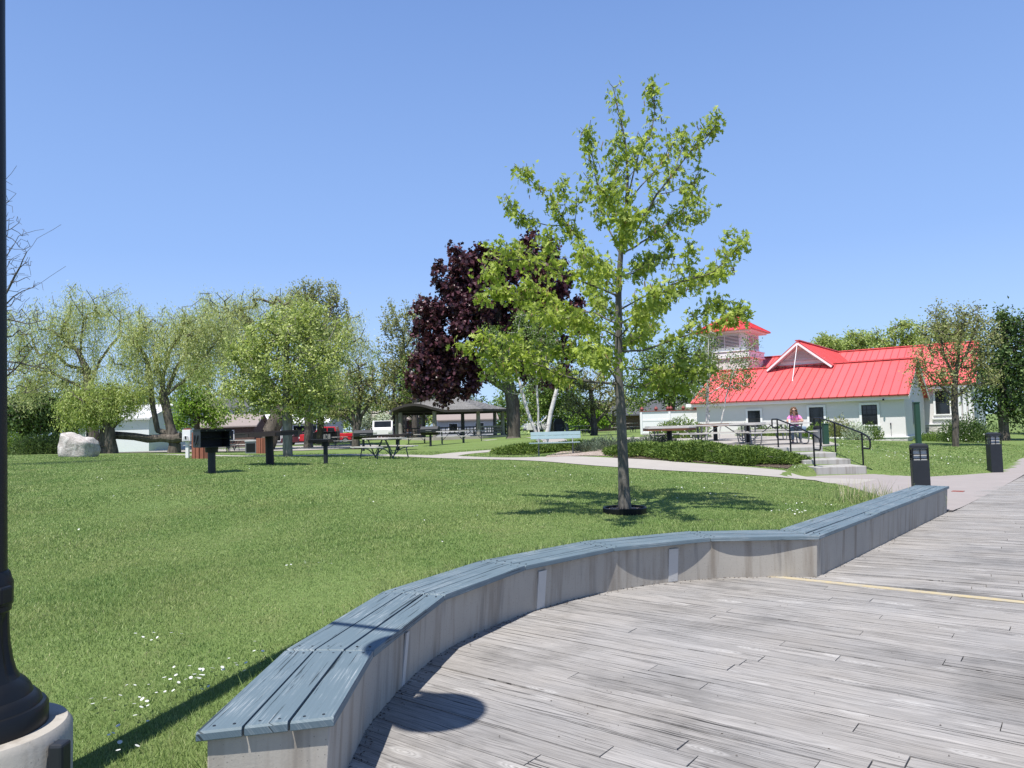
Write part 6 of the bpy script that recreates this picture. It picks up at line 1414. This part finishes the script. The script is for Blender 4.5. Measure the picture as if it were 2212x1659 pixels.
vehicle('pickup_truck', 'bright red pickup truck parked beyond the lawn behind a dark dumpster', at(711, 76), R(3), M['carred'], pk, 0, 5.7, 1.9, [[(-1.15, 1.22), (-.05, 1.22), (-.05, 1.70), (-.70, 1.70)], [(.05, 1.22), (.78, 1.22), (.68, 1.70), (.05, 1.70)]], (-1.85, 1.8), 'pickup truck', [((-1.35, 1.20), (-.75, 1.82))])
ds = thing('dumpster', 'black ribbed dumpster in front of the red pickup', 'dumpster', at(703, 66), R(4)); mb = MB(); mb.box((0, 0, .5), (2.3, 1.6, .95)); mb.build('body', M['black'], ds, smooth=False, bevel=.03)
mb = MB(); [mb.box((-.45 + k * .14, -.82, .55), (.05, .06, .5)) for k in range(8)]; mb.build('ribs', M['siding'], ds, smooth=False); mb = MB(); mb.box((0, 0, 1.015), (2.36, 1.66, .06)); mb.build('lid', M['black'], ds, smooth=False, bevel=.02)
sv = [(-2.3, .40), (2.3, .40), (2.3, 1.15), (2.1, 1.85), (-.9, 1.88), (-1.45, 1.18), (-2.25, 1.05)]
suvp = ([[(-1.2, 1.2), (-.2, 1.2), (-.2, 1.75), (-.80, 1.75)], [(-.1, 1.2), (.9, 1.2), (.9, 1.75), (-.1, 1.75)], [(1.0, 1.2), (2.05, 1.2), (1.95, 1.72), (1.0, 1.75)]], (-1.45, 1.45))
vehicle('white_van', 'white van with large windows behind the near picnic table', at(828, 72), R(98), M['carwhite'], sv, 0, 4.6, 1.9, *suvp, 'van', [((-1.45, 1.18), (-.9, 1.88))])
vehicle('white_pickup', 'white pickup parked behind the park bench', at(1195, 74), R(8), M['carwhite'], pk, 0, 5.7, 1.9, [[(-1.15, 1.22), (-.05, 1.22), (-.05, 1.70), (-.70, 1.70)], [(.05, 1.22), (.78, 1.22), (.68, 1.70), (.05, 1.70)]], (-1.85, 1.8), 'pickup truck', [((-1.35, 1.20), (-.75, 1.82))])
cr_ = [(-2.2, .35), (2.2, .35), (2.2, .95), (1.6, 1.02), (1.0, 1.42), (-.5, 1.44), (-1.1, 1.0), (-2.15, .85)]
vehicle('dark_car', 'dark blue car parked right of the white pickup', at(1236, 72), R(-15), M['carblue'], cr_, 0, 4.4, 1.8, [[(-.95, 1.0), (.05, 1.0), (.05, 1.36), (-.45, 1.36)], [(.12, 1.0), (1.3, 1.0), (.95, 1.36), (.12, 1.36)]], (-1.35, 1.35), 'car', [((-1.1, 1.0), (-.5, 1.44)), ((1.6, 1.02), (1.0, 1.42))])
vehicle('maroon_car', 'dark maroon car behind the octagonal lawn table', at(655, 80), R(6), plain('maroon_car_paint', (.10, .02, .03), .3, .05, coat=.7), cr_, 0, 4.4, 1.8, [[(-.95, 1.0), (.05, 1.0), (.05, 1.36), (-.45, 1.36)], [(.12, 1.0), (1.3, 1.0), (.95, 1.36), (.12, 1.36)]], (-1.35, 1.35), 'car', [((-1.1, 1.0), (-.5, 1.44)), ((1.6, 1.02), (1.0, 1.42))])
ks = thing('dark_kiosk', 'black hooded kiosk standing behind the park bench', 'kiosk', at(1208, 52)); mb = MB(); mb.extr([(-.36, 0), (.36, 0), (.36, 1.05), (.22, 1.3), (-.22, 1.3), (-.36, 1.05)], -.3, .3); mb.build('body', M['black'], ks, smooth=False, bevel=.02); mb = MB(); mb.box((0, -.31, .55), (.45, .03, .7)); mb.build('panel', M['dark'], ks, smooth=False); mb = MB(); mb.box((.55, 0, .45), (.16, .16, 1.0)); mb.build('side_post', M['log'], ks, smooth=False)
def house(name, label, loc, rz, w, d, h, rh, wall, roof, wins, over=.35, extra=None):
    b = thing(name, label, 'house', loc, rz); mb = MB(); ov = over
    vs = [(-w / 2, -d / 2, -.5), (w / 2, -d / 2, -.5), (w / 2, d / 2, -.5), (-w / 2, d / 2, -.5), (-w / 2, -d / 2, h), (w / 2, -d / 2, h), (w / 2, d / 2, h), (-w / 2, d / 2, h), (-w / 2, 0, h + rh), (w / 2, 0, h + rh)]
    mb.add(vs, [(0, 1, 5, 4), (2, 3, 7, 6), (1, 2, 6, 9, 5), (3, 0, 4, 8, 7)]); mb.build('wall', wall, b, smooth=False)
    mb = MB(); k = rh / (d / 2)
    for s in (-1, 1):
        a = [(-w / 2 - ov, s * (d / 2 + ov), h - k * ov), (w / 2 + ov, s * (d / 2 + ov), h - k * ov), (w / 2 + ov, 0, h + rh), (-w / 2 - ov, 0, h + rh)]; t_ = [(x, y, z + .14) for x, y, z in a]
        f = [(3, 2, 1, 0), (4, 5, 6, 7), (0, 1, 5, 4), (1, 2, 6, 5), (3, 0, 4, 7)]; mb.add(a + t_, f if s < 0 else [q[::-1] for q in f])
    mb.build('roof', roof, b, smooth=False)
    for (x0, x1, z0, z1) in wins: window(b, x0, x1, z0, z1, -d / 2 - .03, muntin=False, trimw=.08)
    return b
house('garage', 'white metal-clad garage with pale roof behind the far-left picnic tables', at(301, 64), R(-12), 6.6, 6.0, 2.75, 1.1, M['garage'], M['siding'], [(-2.6, -1.9, 1.2, 2.0)])
house('dormer_house', 'pale house with a dormer and brown metal roof behind the display post', at(486, 84), R(5), 8.0, 6, 2.3, 1.2, M['brickdark'], M['roofbrown'], [(-2.8, -1.6, .8, 1.8), (.6, 1.8, .8, 1.8)])
house('white_dormer_house', 'white two-storey house with dark windows above the brown metal roof', at(500, 93), R(0), 6, 6, 4.6, 1.2, M['siding'], M['roofgrey'], [(-2.2, -1.4, 3.2, 4.3), (.2, 1.0, 3.2, 4.3), (1.6, 2.2, 3.2, 4.3)])
house('low_house', 'low white house with dark porch behind the leaning willow', at(640, 92), R(-4), 10, 6, 2.6, 1.0, M['siding'], M['trim'], [(-3.6, -.8, .5, 2.2), (.8, 3.6, .5, 2.2)])
ct = house('brown_cottage', 'small brown cottage with white porch railing left of the shelter', at(856, 84), R(-6), 5.6, 4.5, 2.4, .9, M['cottage'], M['roofbrown'], [(-2.2, -1.3, 1.1, 2.0), (.6, 1.5, 1.1, 2.0)])
mb = MB(); mb.box((0, -3.2, .95), (5.6, .08, .08)); mb.box((0, -3.2, .25), (5.6, .08, .08)); [mb.box((-2.8 + .4 * k, -3.2, .5), (.07, .07, 1.0)) for k in range(15)]; mb.build('porch_railing', M['trim'], ct, smooth=False)
house('dark_house', 'low dark brick house with grey roof behind the white screen fence', at(1375, 88), R(6), 11, 7, 2.0, 1.5, M['brickdark'], M['roofgrey'], [(-3.2, -2.2, .8, 1.7), (-.3, .9, .3, 1.8), (2.5, 3.5, .8, 1.7)], .6)
house('shed', 'small white shed seen through the shelter', at(1005, 92), R(10), 7, 5, 2.3, 1.1, M['siding'], M['roofbrown'], [(-2.2, -1.2, .9, 1.8), (1.0, 2.0, .9, 1.8)])
# ------------------------------------------------------------------ woman at the patio table
def skin_mesh(name, chains, mat, parent, sub=2, extra=None):
    """chains: lists of (x, y, z, r[, r2]); each chain's first point may repeat an earlier one to join there"""
    vs, es, rad, key, roots = [], [], [], {}, []
    for ch in chains:
        prev = None
        for c in ch:
            k = tuple(round(q, 4) for q in c[:3])
            if k in key: i = key[k]
            else:
                i = len(vs); key[k] = i; vs.append(c[:3]); rad.append((c[3], c[4] if len(c) > 4 else c[3]))
                if prev is None: roots.append(i)
            if prev is not None: es.append((prev, i))
            prev = i
    me = bpy.data.meshes.new(name); me.from_pydata(vs, es, []); o = bpy.data.objects.new(name, me); col.objects.link(o)
    m = o.modifiers.new('Skin', 'SKIN'); m.use_smooth_shade = True
    for i, r_ in enumerate(rad): me.skin_vertices[0].data[i].radius = r_
    for i in roots: me.skin_vertices[0].data[i].use_root = True
    s_ = o.modifiers.new('Sub', 'SUBSURF'); s_.levels = sub; s_.render_levels = sub
    dg = bpy.context.evaluated_depsgraph_get(); me2 = bpy.data.meshes.new_from_object(o.evaluated_get(dg)); bpy.data.objects.remove(o)
    me2.name = name; me2.materials.clear(); me2.shade_smooth()
    return link(name, me2, mat, parent)
wx, wy = 10.28, 27.12
wmn = thing('person', 'woman in a pink T-shirt, blue jeans and sunglasses leaning on the patio picnic table', 'person', (wx, wy, PZ), R(-14))
# facing -y; seat height .46, table top .755 at y about -.3
hip, chest, neckb, headc = (0, .02, .56), (-.02, -.20, .90), (-.03, -.27, 1.02), (-.04, -.32, 1.17)
arms = {}
for s in (-1, 1):
    sh = (-.02 + s * .165, -.22, .955); el = (-.03 + s * .27, -.40, .80); wr = (-.05 + s * .10, -.60, .80)
    arms[s] = (sh, el, wr)
chains = [[(0, .02, .56, .14, .11), (-.01, -.08, .72, .125, .095), (-.02, -.20, .90, .135, .095), (-.03, -.27, 1.01, .05), (-.035, -.295, 1.07, .046), (-.04, -.32, 1.14, .078, .088), (-.045, -.33, 1.23, .074, .086), (-.045, -.325, 1.27, .05, .06)]]
for s in (-1, 1):
    sh, el, wr = arms[s]
    chains.append([(-.02, -.20, .90, .135, .095), (*sh, .055), (*[(a + b) / 2 for a, b in zip(sh, el)], .046), (*el, .038), (*[(a + b) / 2 for a, b in zip(el, wr)], .034), (*wr, .026), (wr[0] - s * .04, wr[1] - .03, wr[2] + .0, .03, .018)])
    chains.append([(0, .02, .56, .14, .11), (s * .10, -.02, .54, .085), (s * .12, -.26, .545, .074), (s * .12, -.42, .52, .058), (s * .13, -.40, .30, .05), (s * .13, -.37, .09, .036), (s * .13, -.40, .045, .036), (s * .14, -.52, .03, .03)])
    pm = (wr[0] - s * .04, wr[1] - .03, wr[2])
    for q, ln in zip(range(4), (.060, .068, .062, .048)):
        b_ = (pm[0] - s * .02, pm[1] - .024 + q * .017, pm[2] + .004); chains.append([(b_[0], b_[1], b_[2], .0085), (b_[0] - s * ln * .5, b_[1] - .006, b_[2] + .004, .008), (b_[0] - s * ln * .85, b_[1] - .004, b_[2] - .008, .007), (b_[0] - s * ln, b_[1], b_[2] - .02, .006)])
    chains.append([(pm[0] + s * .015, pm[1] - .02, pm[2] + .006, .010), (pm[0] + s * .0, pm[1] - .05, pm[2] + .012, .009), (pm[0] - s * .02, pm[1] - .068, pm[2] + .008, .0075)])
body = skin_mesh('body', chains, M['skin'], wmn)
hd = Vector(headc)
mb = MB(); mb.ball((-.045, -.415, 1.165), (.014, .022, .022), 8, 6); mb.build('nose', M['skin'], body); mb = MB(); mb.ball((-.046, -.398, 1.115), (.026, .012, .007), 8, 5); mb.build('mouth', plain('lip_colour', (.45, .12, .12), .5), body)
for s in (-1, 1): mb = MB(); mb.ball((-.043 + s * .083, -.315, 1.165), (.012, .022, .032), 8, 6); mb.build('ear', M['skin'], body)
shirt = [[(0, .03, .53, .155, .125), (-.01, -.08, .72, .165, .135), (-.02, -.20, .90, .172, .135), (-.028, -.255, .985, .09, .08)]]
for s in (-1, 1):
    sh, el, wr = arms[s]; m_ = [a + (b - a) * .62 for a, b in zip(sh, el)]; shirt.append([(-.02, -.20, .90, .172, .135), (*sh, .074), (*[a + (b - a) * .3 for a, b in zip(sh, el)], .064), (*m_, .060)])
skin_mesh('shirt', shirt, M['pink'], wmn)
jn = [[(0, .03, .58, .158, .13), (0, .03, .52, .16, .13)]]
for s in (-1, 1): jn.append([(0, .03, .52, .16, .13), (s * .10, -.02, .54, .098), (s * .12, -.26, .545, .086), (s * .12, -.42, .52, .070), (s * .13, -.40, .30, .062), (s * .13, -.37, .12, .056)])
skin_mesh('jeans', jn, M['jeans'], wmn)
for s in (-1, 1):
    mb = MB(); mb.ball((s * .137, -.445, .042), (.048, .13, .045), 12, 8); mb.box((s * .137, -.445, .012), (.09, .25, .022)); mb.build('shoe', M['shoe'], wmn)
mb = MB()
for k in range(60):
    a = rng.uniform(0, 2 * PI); th = rng.uniform(0, 1.95); d = Vector((math.sin(th) * math.cos(a), math.sin(th) * math.sin(a), math.cos(th)))
    if d.y < -.62 and d.z < .55: continue
    c = Vector((-.045, -.31, 1.19)) + Vector((d.x * .095, d.y * .105, d.z * .105)); mb.ball(c, rng.uniform(.026, .042), 7, 5)
for k in range(46):
    a = rng.uniform(-.6, PI + .6); r_ = rng.uniform(.09, .125); c = Vector((-.045 + r_ * 1.0 * math.cos(a), -.30 + r_ * .8 * math.sin(a) , rng.uniform(1.03, 1.18))); mb.ball(c, (.03, .03, .04), 7, 5)
mb.build('hair', M['hair'], wmn)
mb = MB()
for s in (-1, 1): mb.ball((-.045 + s * .036, -.402, 1.183), (.032, .012, .024), 10, 6); mb.tube([(-.045 + s * .066, -.395, 1.188), (-.045 + s * .090, -.31, 1.185)], .005, 6)
mb.tube([(-.058, -.410, 1.188), (-.032, -.410, 1.188)], .005, 6); mb.build('sunglasses', M['black'], wmn)
cup = thing('paper_cup', 'white paper cup on the patio table in front of the seated woman', 'cup', (9.86, 26.48, PZ + .756)); mb = MB(); mb.lathe([(.030, 0), (.042, .12)], 16); mb.build('cup', M['trim'], cup); mb = MB(); mb.lathe([(.045, .12), (.044, .135)], 16); mb.build('lid', M['trim'], cup)
bgm = MB(); bgm.v = []; bgm.box((0, 0, .07), (.20, .16, .16)); bgo = bgm.build('bag', M['jeans'], None, Vector((10.62, 27.2, PZ + .46)), bevel=.05); tag(bgo, 'blue-grey bag on the bench end right of the seated woman', 'bag')
SUN, SKY, EXPO = 5.0, .091, .45
# ------------------------------------------------------------------ light
wd = bpy.data.worlds.new('World'); sc.world = wd; wd.use_nodes = True; nt = wd.node_tree; nt.nodes.clear()
sky = nt.nodes.new('ShaderNodeTexSky'); sky.sky_type = 'NISHITA'; sky.sun_disc = False; sky.sun_elevation = R(66); sky.sun_rotation = R(207)
sky.air_density = 1.0; sky.dust_density = .2; sky.ozone_density = 3; sky.altitude = 180
tc = nt.nodes.new('ShaderNodeTexCoord'); sx = nt.nodes.new('ShaderNodeSeparateXYZ'); nt.links.new(tc.outputs['Generated'], sx.inputs[0])
rp = nt.nodes.new('ShaderNodeValToRGB'); e = rp.color_ramp.elements
while len(e) < 5: e.new(.5)
for q, (p_, c_) in zip(e, [(0, (4.3, 6.2, 9.0)), (.10, (3.75, 5.65, 9.1)), (.22, (2.75, 4.5, 8.4)), (.50, (1.75, 3.1, 6.6)), (1, (.35, .8, 2.4))]): q.position = p_; q.color = (*c_, 1)
mxs = nt.nodes.new('ShaderNodeMix'); mxs.data_type = 'RGBA'; mxs.inputs[0].default_value = .85
nt.links.new(sx.outputs[2], rp.inputs[0]); nt.links.new(sky.outputs[0], mxs.inputs[6]); nt.links.new(rp.outputs[0], mxs.inputs[7])
bg = nt.nodes.new('ShaderNodeBackground'); bg.inputs[1].default_value = SKY
ow = nt.nodes.new('ShaderNodeOutputWorld'); nt.links.new(mxs.outputs[2], bg.inputs[0]); nt.links.new(bg.outputs[0], ow.inputs[0])
sd = bpy.data.lights.new('sun', 'SUN'); sd.energy = SUN; sd.angle = R(.53); sd.color = (1, .955, .89)
so = bpy.data.objects.new('sun', sd); col.objects.link(so)
tv = Vector((math.sin(R(27)) * math.cos(R(66)), math.cos(R(27)) * math.cos(R(66)), -math.sin(R(66))))
so.rotation_euler = tv.to_track_quat('-Z', 'Y').to_euler(); so.location = (0, -20, 60)
sc.view_settings.view_transform = 'Standard'; sc.view_settings.look = 'None'; sc.view_settings.gamma = 1; sc.view_settings.exposure = EXPO
cy = sc.cycles; cy.max_bounces = 8; cy.diffuse_bounces = 3; cy.glossy_bounces = 3; cy.transmission_bounces = 4; cy.transparent_max_bounces = 8
cy.use_denoising = True; cy.denoiser = 'OPENIMAGEDENOISE'; cy.denoising_input_passes = 'RGB_ALBEDO_NORMAL'; cy.denoising_prefilter = 'NONE'
cy.use_adaptive_sampling = False
